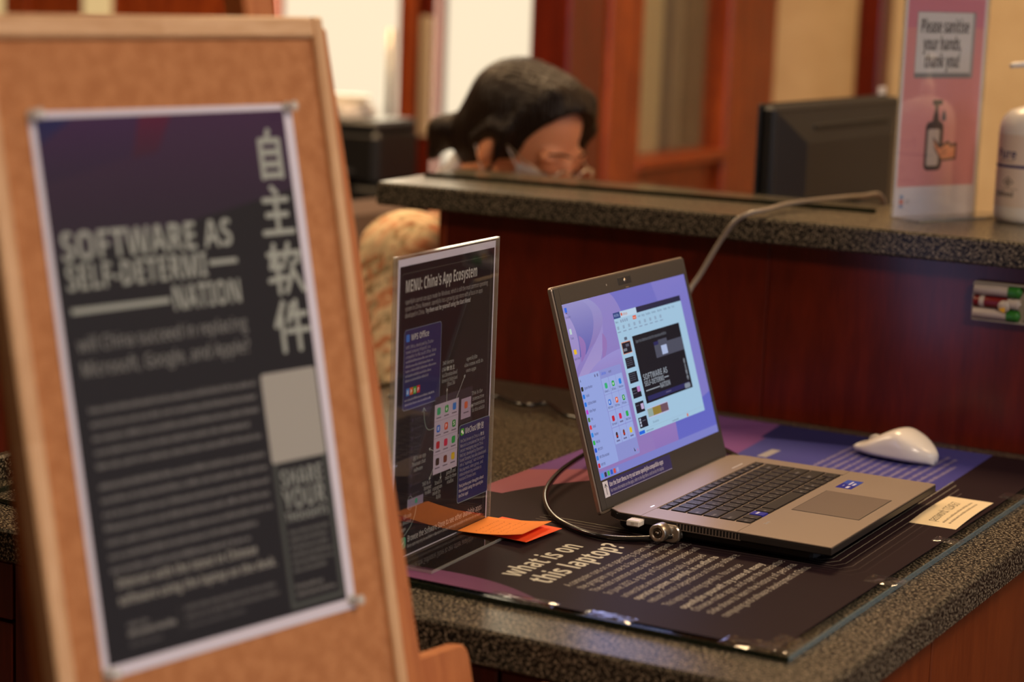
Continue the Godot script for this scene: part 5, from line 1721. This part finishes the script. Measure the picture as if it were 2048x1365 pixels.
	var dk := thing("round_sticker", "round white and yellow sticker on the middle battery", "sticker", P(1.0413 - 0.0172, 0.1835, -0.1655))
	var d1 := mb(true)
	lathe(d1, [Vector2(0, 0.0004), Vector2(0.0078, 0.0004), Vector2(0.0078, 0.0)], 24, Transform3D(Basis(Vector3(0, 1, 0), Vector3(-1, 0, 0), Vector3(0, 0, 1)), Vector3.ZERO))
	obj("disc", d1, M.battery_white, dk)
	var d2 := mb()
	var pp := PackedVector2Array([Vector2(-0.0006, 0.0016)])
	for i in 7:
		var a := PI * 0.95 + PI * 0.42 * i / 6
		pp.append(Vector2(cos(a) * 0.0076, sin(a) * 0.0076 + 0.001))
	prism(d2, pp, 0.0004, 0.0007, 0.0, Transform3D(Basis(Vector3(0, 1, 0), Vector3(-1, 0, 0), Vector3(0, 0, 1)), Vector3.ZERO))
	obj("yellow_segment", d2, M.sticker_yellow, dk)

# ---------------------------------------------------------------- behind the counter
func build_behind() -> void:
	var d := thing("staff_desk", "plain staff desk behind the raised counter carrying the monitor", "desk", Vector3(1.72, 0, -0.32))
	obj("top", box(Vector3(0, 0.715, 0), Vector3(0.80, 0.03, 1.10), 0.003), M.cabinet_timber, d)
	for x in [-0.36, 0.36]:
		for z in [-0.50, 0.50]:
			obj("leg", box(Vector3(x, 0.35, z), Vector3(0.05, 0.70, 0.05), 0.003), M.hinge_plastic, d)
	# monitor seen from behind
	var m := thing("monitor", "black computer monitor seen from behind on the staff desk", "monitor", Vector3(1.673, 0.73, -0.642))
	m.rotation.y = -0.04
	obj("rear_shell", box(Vector3(0, 0.2675, -0.012), Vector3(0.500, 0.300, 0.024), 0.006), M.monitor_back, m)
	var bulge := mb()
	var lo := [Vector3(-0.24, 0.1275, 0), Vector3(0.24, 0.1275, 0), Vector3(0.24, 0.4075, 0), Vector3(-0.24, 0.4075, 0)]
	var hi := [Vector3(-0.17, 0.17, 0.020), Vector3(0.17, 0.17, 0.020), Vector3(0.17, 0.36, 0.020), Vector3(-0.17, 0.36, 0.020)]
	quad(bulge, hi[0], hi[1], hi[2], hi[3], Vector3.BACK)
	for i in 4:
		var k := (i + 1) % 4
		quad(bulge, lo[i], lo[k], hi[k], hi[i], (lo[i] + lo[k]) / 2 - Vector3(0, 0.275, -0.02))
	obj("rear_cover", bulge, M.monitor_back, m)
	obj("vent_slot", box(Vector3(0.02, 0.3805, 0.010), Vector3(0.30, 0.012, 0.006), 0.002), M.port_dark, m)
	obj("bezel", box(Vector3(0, 0.2675, -0.0265), Vector3(0.506, 0.306, 0.005), 0.002), M.black_plastic, m)
	obj("stand_neck", box(Vector3(0.06, 0.14, 0.030), Vector3(0.10, 0.24, 0.022), 0.006), M.black_plastic, m)
	obj("stand_foot", box(Vector3(0.03, 0.006, 0.0), Vector3(0.24, 0.012, 0.18), 0.004), M.black_plastic, m)
	var note := obj("paper_note", box(Vector3(0, 0.008, 0), Vector3(0.032, 0.016, 0.002)), M.paper)
	note.position = Vector3(1.908, 1.1475, -0.662)
	tag(note, "small white paper note standing on the black monitor's top edge", "note")
	# office chair
	var c := thing("office_chair", "dark grey upholstered office chair under the woman at the desk", "chair", Vector3(1.42, 0, -1.36))
	c.rotation.y = -0.10
	obj("seat", box(Vector3(0, 0.40, 0.05), Vector3(0.46, 0.07, 0.46), 0.03), M.dark_cloth, c)
	obj("backrest", box(Vector3(0.06, 0.70, -0.235), Vector3(0.62, 0.42, 0.05), 0.024), M.dark_cloth, c)
	obj("back_strut", box(Vector3(0.04, 0.46, -0.225), Vector3(0.06, 0.20, 0.03), 0.008), M.black_plastic, c)
	var col := mb(true)
	tube(col, [Vector3(0, 0.075, 0), Vector3(0, 0.37, 0)], 0.025, 14)
	obj("gas_column", col, M.steel_dark, c)
	for i in 5:
		var a := TAU * i / 5
		var lg := mb(true)
		tube(lg, [Vector3(0, 0.095, 0), Vector3(cos(a) * 0.28, 0.065, sin(a) * 0.28)], [0.024, 0.016], 10)
		obj("leg", lg, M.black_plastic, c)
		var cw := mb(true)
		lathe(cw, [Vector2(0, -0.012), Vector2(0.024, -0.012), Vector2(0.026, 0.0), Vector2(0.024, 0.012), Vector2(0, 0.012)], 16, Transform3D(Basis(Vector3.UP, -a) * Basis(Vector3(1, 0, 0), Vector3(0, 0, 1), Vector3(0, -1, 0)), Vector3(cos(a) * 0.28, 0.026, sin(a) * 0.28)))
		obj("castor", cw, M.rubber, c)

# ---------------------------------------------------------------- the woman behind the counter
func build_person() -> void:
	var base := Vector3(1.40, 0.0, -1.28)
	var t := thing("person", "person in a cream and rust patterned shirt, glasses and mask, head bent down", "person", base)
	var q := func(x: float, y: float, z: float) -> Vector3: return P(x, y, z) - base
	# head frame: looks along the desk and steeply down
	var pitch := deg_to_rad(28.0)
	var ahead := Vector3(-0.12, 0.0, 0.993)
	var hz := ahead * cos(pitch) + Vector3.DOWN * sin(pitch)
	var hy := ahead * sin(pitch) + Vector3.UP * cos(pitch)
	var hb := Basis(hy.cross(hz), hy, hz)
	var hc: Vector3 = q.call(1.405, 0.313, -1.071)
	var h := func(x: float, y: float, z: float) -> Vector3: return hc + hb * Vector3(x, y, z)
	var inv := hb        # row vector times basis: p * hb gives head coordinates
	# shoulders, arms, trunk and legs
	var sr: Vector3 = q.call(1.235, 0.120, -1.175)
	var sl: Vector3 = q.call(1.555, 0.120, -1.205)
	var er: Vector3 = q.call(1.165, -0.085, -1.105)
	var el: Vector3 = q.call(1.625, -0.085, -1.08)
	var wr: Vector3 = q.call(1.395, 0.012, -0.845)
	var wl: Vector3 = q.call(1.545, 0.012, -0.80)
	var neck: Vector3 = q.call(1.388, 0.165, -1.175)
	var chest: Vector3 = q.call(1.392, 0.030, -1.225)
	var belly: Vector3 = q.call(1.396, -0.120, -1.275)
	var hips: Vector3 = q.call(1.400, -0.235, -1.320)
	var kr: Vector3 = q.call(1.335, -0.262, -0.92)
	var kl: Vector3 = q.call(1.500, -0.262, -0.90)
	var ar: Vector3 = q.call(1.335, -0.690, -0.98)
	var al: Vector3 = q.call(1.510, -0.690, -0.96)
	var body := mb(true)
	blob(body, [cap(neck, chest, 0.05, 0.09), cap(chest, belly, 0.095, 0.085), cap(belly, hips, 0.085, 0.10), cap(sr, er, 0.045, 0.036), cap(er, wr, 0.036, 0.025), cap(sl, el, 0.045, 0.036), cap(el, wl, 0.036, 0.025), cap(sr, sl, 0.05, 0.05),
		cap(hips + Vector3(-0.06, -0.01, 0.02), kr, 0.075, 0.05), cap(hips + Vector3(0.06, -0.01, 0.02), kl, 0.075, 0.05), cap(kr, ar, 0.048, 0.032), cap(kl, al, 0.048, 0.032), cap(neck, h.call(0, -0.05, -0.02), 0.048, 0.046)], 0.014, 0.03)
	# head
	blob(body, [ell(h.call(0, 0.030, -0.010), Vector3(0.074, 0.088, 0.092), inv), ell(h.call(0, -0.040, 0.034), Vector3(0.056, 0.078, 0.058), inv), cap(h.call(-0.020, -0.098, 0.062), h.call(0.020, -0.098, 0.062), 0.018, 0.018),
		cap(h.call(0, 0.004, 0.092), h.call(0, -0.034, 0.108), 0.008, 0.012), ell(h.call(-0.034, 0.014, 0.078), Vector3(0.024, 0.010, 0.012), inv), ell(h.call(0.034, 0.014, 0.078), Vector3(0.024, 0.010, 0.012), inv),
		ell(h.call(-0.030, -0.005, 0.078), Vector3(0.014, 0.010, 0.010), inv), ell(h.call(0.030, -0.005, 0.078), Vector3(0.014, 0.010, 0.010), inv),
		ell(h.call(-0.078, -0.022, -0.008), Vector3(0.009, 0.026, 0.015), inv), ell(h.call(0.076, -0.014, -0.012), Vector3(0.011, 0.032, 0.019), inv),
		ell(h.call(0, -0.072, 0.088), Vector3(0.024, 0.010, 0.010), inv), cap(h.call(0, -0.05, -0.025), neck, 0.050, 0.048)], 0.005, 0.016)
	# hands resting on the staff desk: palm, four fingers and a thumb each
	for s in [[wr, 1.0], [wl, -1.0]]:
		var w: Vector3 = s[0]
		var f := Vector3(0.12 * s[1], -0.05, 1.0).normalized()
		var sd: Vector3 = Vector3(1, 0, 0) * s[1]
		var pr := [cap(w, w + f * 0.03, 0.022, 0.024), cap(w + f * 0.03 - sd * 0.022, w + f * 0.085 - sd * 0.026, 0.014, 0.013), cap(w + f * 0.03 + sd * 0.022, w + f * 0.085 + sd * 0.026, 0.014, 0.013), cap(w + f * 0.03, w + f * 0.085, 0.016, 0.014)]
		for i in 4:
			var r: Vector3 = w + f * 0.084 + sd * (-0.030 + 0.020 * i)
			var l: float = [0.058, 0.072, 0.078, 0.066][i]
			var k: Vector3 = r + f * l * 0.5 + Vector3(0, 0.008, 0)
			pr.append(cap(r, k, 0.0088, 0.0082))
			pr.append(cap(k, k + (f * 0.8 + Vector3(0, -0.5, 0)).normalized() * l * 0.45, 0.0082, 0.0070))
		var th: Vector3 = w + f * 0.03 + sd * 0.026
		pr.append(cap(th, th + (f + sd * 0.8).normalized() * 0.038, 0.011, 0.0095))
		pr.append(cap(th + (f + sd * 0.8).normalized() * 0.038, th + (f * 1.4 + sd * 0.8).normalized() * 0.066, 0.0095, 0.008))
		blob(body, pr, 0.004, 0.006)
	obj("body", body, M.skin, t, false)
	# patterned shirt with loose sleeves
	var sh := mb(true)
	blob(sh, [cap(neck + Vector3(0, -0.03, -0.01), chest, 0.060, 0.118), ell(chest + Vector3(0, 0.0, -0.01), Vector3(0.165, 0.125, 0.120)), cap(chest, belly, 0.122, 0.118), cap(belly, hips, 0.118, 0.130), cap(sr + Vector3(0.01, 0.0, -0.015), er, 0.078, 0.062), cap(er, er.lerp(wr, 0.75), 0.060, 0.042), cap(sl + Vector3(-0.01, 0.0, -0.015), el, 0.078, 0.062), cap(el, el.lerp(wl, 0.75), 0.060, 0.042), cap(sr, sl, 0.068, 0.068),
		cap(sr + Vector3(-0.03, -0.05, -0.05), er + Vector3(0.0, 0.04, -0.05), 0.030, 0.026), cap(sr + Vector3(-0.05, -0.08, 0.0), er + Vector3(-0.03, 0.02, 0.02), 0.026, 0.024), cap(sr + Vector3(0.0, -0.12, -0.09), er + Vector3(0.05, 0.0, -0.07), 0.030, 0.030)], 0.012, 0.022)
	obj("shirt", sh, M.patterned_shirt, t, false)
	var tr := mb(true)
	blob(tr, [cap(hips + Vector3(0, -0.02, 0), hips + Vector3(0, -0.02, 0.05), 0.125, 0.115), cap(hips + Vector3(-0.06, -0.01, 0.02), kr, 0.088, 0.064), cap(hips + Vector3(0.06, -0.01, 0.02), kl, 0.088, 0.064), cap(kr, ar, 0.062, 0.046), cap(kl, al, 0.062, 0.046)], 0.014, 0.03)
	obj("trousers", tr, M.trousers, t, false)
	var co := mb(true)
	blob(co, [cap(q.call(1.362, 0.233, -1.194), q.call(1.384, 0.280, -1.175), 0.018, 0.012), cap(q.call(1.384, 0.240, -1.204), q.call(1.412, 0.243, -1.204), 0.018, 0.018)], 0.005, 0.012)
	obj("inner_collar", co, M.mask_cloth, t, false)
	for s in [ar, al]:
		var sho := mb(true)
		blob(sho, [cap(s + Vector3(0, -0.030, -0.02), s + Vector3(0, -0.036, 0.14), 0.036, 0.030), cap(s + Vector3(0, 0.01, 0), s + Vector3(0, -0.035, 0), 0.036, 0.036)], 0.008, 0.02)
		obj("shoe", sho, M.black_plastic, t, false)
	# hair: cap with a parting, side locks, a loose strand, knot at the back
	var hr := mb(true)
	blob(hr, [ell(h.call(0, 0.030, -0.020), Vector3(0.083, 0.090, 0.102), inv), ell(h.call(0, -0.020, -0.058), Vector3(0.074, 0.080, 0.064), inv), ell(h.call(0, 0.062, 0.020), Vector3(0.072, 0.064, 0.076), inv),
		cap(h.call(-0.040, 0.104, 0.036), h.call(-0.080, 0.020, 0.010), 0.016, 0.012), cap(h.call(-0.080, 0.020, 0.012), h.call(-0.081, -0.058, 0.012), 0.011, 0.005), cap(h.call(0.030, 0.100, 0.056), h.call(0.076, 0.046, 0.052), 0.016, 0.014), cap(h.call(0.076, 0.046, 0.052), h.call(0.078, -0.040, 0.050), 0.014, 0.008),
		cap(h.call(-0.082, 0.015, -0.012), h.call(-0.080, -0.020, -0.034), 0.012, 0.010),
		cap(h.call(-0.004, 0.100, 0.072), h.call(-0.020, 0.052, 0.096), 0.007, 0.003),
		cap(h.call(0, -0.030, -0.105), q.call(1.392, 0.318, -1.196), 0.024, 0.020), ell(q.call(1.388, 0.316, -1.206), Vector3(0.030, 0.028, 0.034)), cap(q.call(1.386, 0.306, -1.215), q.call(1.376, 0.276, -1.226), 0.022, 0.010)], 0.005, 0.012,
		[ell(h.call(-0.012, 0.000, 0.118), Vector3(0.090, 0.104, 0.094), inv), ell(h.call(-0.090, -0.030, -0.004), Vector3(0.024, 0.026, 0.018), inv)])
	obj("hair", hr, M.hair, t, false)
	for s in [-1.0, 1.0]:
		var eb := mb(true)
		tube(eb, [h.call(0.014 * s, 0.026, 0.098), h.call(0.032 * s, 0.029, 0.094), h.call(0.052 * s, 0.023, 0.082)], [0.0020, 0.0026, 0.0012], 6)
		obj("eyebrow", eb, M.hair, t)
		var ey := mb(true)
		tube(ey, [h.call(0.014 * s, -0.012, 0.0905), h.call(0.030 * s, -0.015, 0.0905), h.call(0.046 * s, -0.010, 0.082)], 0.0013, 6)
		obj("eyelashes", ey, M.hair, t)
	# mask: curved sheet from the nose down to the chin, ear loops
	var mk := mb(true)
	var rows := 10
	var cols := 14
	var grid := []
	for i in rows + 1:
		var v := float(i) / rows
		var yy := lerpf(-0.012, -0.112, v)
		for k in cols + 1:
			var u := float(k) / cols * 2.0 - 1.0
			var wdt := 0.064 - 0.010 * v
			var zz := 0.118 - 0.012 * absf(v - 0.35) - 0.066 * u * u - 0.012 * v
			grid.append(h.call(u * wdt, yy, zz))
	for i in rows:
		for k in cols:
			var a := i * (cols + 1) + k
			quad(mk, grid[a], grid[a + 1], grid[a + cols + 2], grid[a + cols + 1], hz)
	for i in rows:
		for k in cols:
			var a := i * (cols + 1) + k
			quad(mk, grid[a] - hz * 0.0012, grid[a + 1] - hz * 0.0012, grid[a + cols + 2] - hz * 0.0012, grid[a + cols + 1] - hz * 0.0012, -hz)
	obj("face_mask", mk, M.mask_cloth, t)
	for s in [-1.0, 1.0]:
		var lp := mb(true)
		tube(lp, smooth_path([h.call(0.062 * s, -0.026, 0.055), h.call(0.073 * s, 0.0, 0.02), h.call(0.084 * s, 0.018, -0.012), h.call(0.084 * s, -0.01, -0.034), h.call(0.075 * s, -0.05, -0.01), h.call(0.056 * s, -0.100, 0.040)], 4), 0.0016, 6)
		obj("ear_loop", lp, M.mask_cloth, t)
	# glasses: two wire rims, bridge and temples, thin lenses
	for s in [-1.0, 1.0]:
		var rim := mb(true)
		var pts := []
		for i in 25:
			var a := TAU * i / 24
			pts.append(h.call(s * 0.034 + 0.025 * cos(a), -0.012 + 0.021 * sin(a), 0.112 - 0.10 * absf(0.034 + s * 0.025 * cos(a)) * 0.35))
		tube(rim, pts, 0.0018, 6)
		obj("glasses_rim", rim, M.steel, t)
		var ln := mb(true)
		for i in 24:
			tri(ln, h.call(s * 0.034, -0.012, 0.1118), pts[i], pts[i + 1], hz)
		obj("glasses_lens", ln, M.acrylic, t)
		var tp := mb(true)
		tube(tp, [h.call(s * 0.059, -0.006, 0.1095), h.call(s * 0.076, 0.0, 0.06), h.call(s * 0.082, 0.010, -0.010), h.call(s * 0.080, -0.008, -0.030)], 0.0014, 6)
		obj("glasses_temple", tp, M.steel, t)
	var bg := mb(true)
	tube(bg, [h.call(-0.010, -0.006, 0.1125), h.call(0, -0.002, 0.1165), h.call(0.010, -0.006, 0.1125)], 0.0013, 6)
	obj("glasses_bridge", bg, M.steel, t)

# ---------------------------------------------------------------- easel with the pinned poster
func build_easel() -> void:
	var k := 0.95
	var ea := Vector3(0.9847, 0.0, 0.1745).normalized()
	var n := Vector3(-0.1706, 0.2107, 0.9626)
	n = (n - ea * n.dot(ea)).normalized()
	var up := n.cross(ea).normalized()
	var bs := Basis(ea, up, n)
	var o := P(-0.4523, 0.4658, -0.4278)
	var xf := func(a: float, b: float, z: float) -> Vector3: return o + bs * (Vector3(a, -b, z) * k)
	# a, b are millimetres right of and below the poster's upper left corner, in its plane
	var slab := func(st: SurfaceTool, a0: float, a1: float, b0: float, b1: float, z0: float, z1: float, bv: float, org: Vector3) -> void:
		bx(st, Vector3((a0 + a1) / 2, -(b0 + b1) / 2, (z0 + z1) / 2) * k / 1000.0 - org, Vector3(a1 - a0, b1 - b0, z1 - z0) * k / 1000.0, bv)
	var org := Vector3(136.0, -540.0, -10.0) * k / 1000.0
	var pb := thing("pinboard", "cork pinboard in a pale timber frame leaning on the easel", "pinboard", o + bs * org)
	pb.basis = bs
	var ck := mb()
	slab.call(ck, -30.0, 303.0, -57.0, 535.0, -10.0, -0.8, 0.0, org)
	obj("cork_panel", ck, M.cork, pb)
	for q in [[-43.7, -27.6, -71.5, 548.0], [300.0, 312.5, -71.5, 548.0], [-27.6, 300.0, -71.5, -54.0], [-27.6, 300.0, 532.0, 548.0]]:
		var wd: float = (q[1] - q[0]) * k / 1000.0
		var ht: float = (q[3] - q[2]) * k / 1000.0
		var fr := box(Vector3.ZERO, Vector3(minf(wd, ht), maxf(wd, ht), 0.019 * k), 0.002)
		var rail := obj("frame_rail", fr, M.pine, pb)
		rail.position = Vector3((q[0] + q[1]) / 2, -(q[2] + q[3]) / 2, -4.5) * k / 1000.0 - org
		if wd > ht:
			rail.rotation.z = PI / 2
	# poster
	var ps := mb()
	sheet(ps, 0.2663 * k, 0.42 * k, 0.0005)
	var po := obj("poster", ps, M.poster_print)
	po.transform = Transform3D(bs, xf.call(0.0, 0.42, -0.0003))
	tag(po, "dark printed exhibition poster with white borders pinned to the cork", "poster")
	# push pins
	var pins := [[3.0, 2.5, "clear push pin at the poster's upper left corner"], [260.5, 3.0, "clear push pin at the poster's upper right corner"], [262.5, 413.0, "clear push pin at the poster's lower right corner"], [4.0, 416.0, "clear push pin at the poster's lower left corner"]]
	for q in pins:
		var pn := thing("push_pin", q[2], "push pin", xf.call(q[0] / 1000.0, q[1] / 1000.0, 0.0003), "push pins holding the poster")
		pn.basis = bs
		var lay := Transform3D(Basis(Vector3(1, 0, 0), Vector3(0, 0, 1), Vector3(0, -1, 0)), Vector3.ZERO)
		var hd := mb(true)
		lathe(hd, [Vector2(0, 0.0003), Vector2(0.0044, 0.0003), Vector2(0.0048, 0.0016), Vector2(0.0030, 0.0030), Vector2(0.0026, 0.0075), Vector2(0.0042, 0.0086), Vector2(0.0044, 0.0100), Vector2(0.0030, 0.0110), Vector2(0, 0.0112)], 20, lay)
		obj("head", hd, M.pin_plastic, pn)
		var nd := mb(true)
		tube(nd, [Vector3(0, 0, -0.004), Vector3(0, 0, 0.002)], 0.0006, 6)
		obj("needle", nd, M.steel, pn)
	# easel: mast, two splayed front legs, rear leg, ledge with peg
	var es := thing("easel", "orange-brown wooden display easel behind the pinboard", "easel", Vector3(o.x + 0.14, 0.0, o.z + 0.2))
	var eo := es.position
	var beam := func(st: SurfaceTool, p0: Vector3, p1: Vector3, w: float, d: float) -> void:
		var yv := (p1 - p0).normalized()
		var zv := (n - yv * n.dot(yv)).normalized()
		var b2 := Basis(yv.cross(zv), yv, zv)
		bx(st, Vector3.ZERO, Vector3(w, (p1 - p0).length(), d), 0.003, Transform3D(b2, (p0 + p1) / 2 - eo))
	var ms := mb()
	beam.call(ms, xf.call(0.284, -0.36, -0.052), xf.call(0.284, 0.60, -0.052), 0.034, 0.026)
	obj("mast", ms, M.beech, es)
	var lr := mb()
	beam.call(lr, xf.call(0.322, -0.066, -0.026), xf.call(0.360, 1.262, -0.026), 0.030, 0.020)
	obj("leg", lr, M.beech, es)
	var ll := mb()
	beam.call(ll, xf.call(-0.008, -0.066, -0.026), xf.call(-0.050, 1.262, -0.026), 0.030, 0.020)
	obj("leg", ll, M.beech, es)
	var rl := mb()
	var foot: Vector3 = xf.call(0.22, 1.0, -0.5)
	foot.y = 0.012
	beam.call(rl, xf.call(0.22, -0.02, -0.075), foot, 0.030, 0.020)
	obj("rear_leg", rl, M.beech, es)
	var cr := mb()
	beam.call(cr, xf.call(-0.01, 0.02, -0.052), xf.call(0.33, 0.02, -0.052), 0.030, 0.018)
	obj("crossbar", cr, M.beech, es)
	# ledge: board with a rounded upper end, behind the legs
	var lg := mb()
	var pl := PackedVector2Array([Vector2(-0.10, 0.487), Vector2(0.428, 0.487), Vector2(0.4345, 0.4895), Vector2(0.4385, 0.494), Vector2(0.4405, 0.501), Vector2(0.4420, 0.555), Vector2(-0.10, 0.555)])
	var pk := PackedVector2Array()
	for p in pl:
		pk.append(p * k)
	prism(lg, pk, 0.0, 0.016, 0.0022, Transform3D(bs * Basis(Vector3(1, 0, 0), Vector3(0, 0, 1), Vector3(0, -1, 0)), o + bs * Vector3(0, 0, -0.0535) - eo))
	obj("ledge", lg, M.beech, es)
	var pg := mb(true)
	tube(pg, [xf.call(0.400, 0.532, -0.040) - eo, xf.call(0.383, 0.529, 0.070) - eo, xf.call(0.3785, 0.523, 0.094) - eo, xf.call(0.3775, 0.5135, 0.100) - eo], [0.010, 0.010, 0.010, 0.009], 14)
	obj("peg", pg, M.beech, es)

# ---------------------------------------------------------------- assembly
const LOBBY_ENERGY := 1.1
const SCREEN_LIGHT := 0.02
const BOTTLE_TURN := 1.3

func _ready() -> void:
	# camera
	var cam := Camera3D.new()
	cam.name = "camera"
	cam.transform = Transform3D(Basis(Vector3(0.4953, 0.0361, 0.8679), Vector3(0.1308, 0.9846, -0.1156), Vector3(-0.8588, 0.1708, 0.4830)).orthonormalized(), P(-1.57327, 0.57404, 0.59326))
	cam.near = 0.05
	cam.far = 60.0
	var lens := CameraAttributesPhysical.new()
	lens.frustum_focal_length = 75.0
	lens.frustum_focus_distance = 2.24
	lens.exposure_aperture = 3.3
	cam.attributes = lens
	cam.fov = rad_to_deg(2.0 * atan(682.5 / 4267.8))
	add_child(cam)
	cam.current = true
	# surroundings
	var env := Environment.new()
	env.background_mode = Environment.BG_COLOR
	env.background_color = Color(0.02, 0.018, 0.015)
	env.tonemap_mode = Environment.TONE_MAPPER_LINEAR
	env.tonemap_exposure = 1.32
	env.sdfgi_enabled = true
	env.ssao_enabled = true
	env.ssil_enabled = true
	var we := WorldEnvironment.new()
	we.name = "surroundings"
	we.environment = env
	add_child(we)
	# lit surfaces
	glow("lamp_glow", Color(1.0, 0.82, 0.60), 3.0)
	glow("window_glow", Color(1.0, 0.94, 0.82), 0.66)
	glow("window_glow_dim", Color(0.95, 0.82, 0.58), 0.5)
	glow("window_glow_cool", Color(0.80, 0.88, 1.0), 1.0)
	glow("led_glow", Color(0.95, 0.93, 1.0), 1.0)
	mat("lit_room_pale", c8(206, 192, 150), 0.7)  # bright room behind the partition glass, put into a flat colour
	mat("lit_room_grey", c8(132, 122, 104), 0.7)  # dimmer part of that room behind the glass
	make_materials()
	# ceiling panels: warm light, mostly from behind the counter
	panel_light(1.9, -0.9, 3.4, Color(1.0, 0.84, 0.64), "square ceiling light above the staff desk")
	panel_light(1.9, 1.3, 1.6, Color(1.0, 0.84, 0.64), "square ceiling light above the right end of the counter")
	panel_light(-0.9, 1.7, 4.6, Color(1.0, 0.91, 0.82), "square ceiling light above the visitors' side")
	panel_light(2.6, -2.9, 2.0, Color(1.0, 0.82, 0.60), "square ceiling light by the timber screen")
	panel_light(0.3, -2.5, 2.4, Color(1.0, 0.86, 0.68), "added square ceiling light brightening the sleeve, beyond the left end of the desk")  # extra panel added to light the sleeve and back from the left
	printed("poster_print", print_poster(), 0.5)
	printed("menu_print", print_menu(), 0.5)
	printed("mat_print", print_mat(), 0.5).metallic_specular = 0.12
	printed("sanitise_print", print_sanitise(), 0.5)
	printed("key_print", print_keys(), 0.42)
	printed("card_print", print_card(), 0.7)
	printed("label_print", print_lid_label(), 0.4)
	printed("note_print", print_note(), 0.75)
	printed("bottle_print", print_bottle(), 0.35)
	printed("chip_print", print_chip(), 0.35)
	var sg := mat("screen_glow", c8(12, 12, 16), 0.28)
	sg.emission_enabled = true
	sg.emission = Color.WHITE
	sg.emission_operator = BaseMaterial3D.EMISSION_OP_MULTIPLY
	sg.emission_texture = print_screen()
	sg.emission_energy_multiplier = 0.68
	sg.texture_repeat = false
	build_room()
	build_desk()
	build_easel()
	build_laptop()
	build_desk_things()
	build_counter_things()
	build_behind()
	build_person()
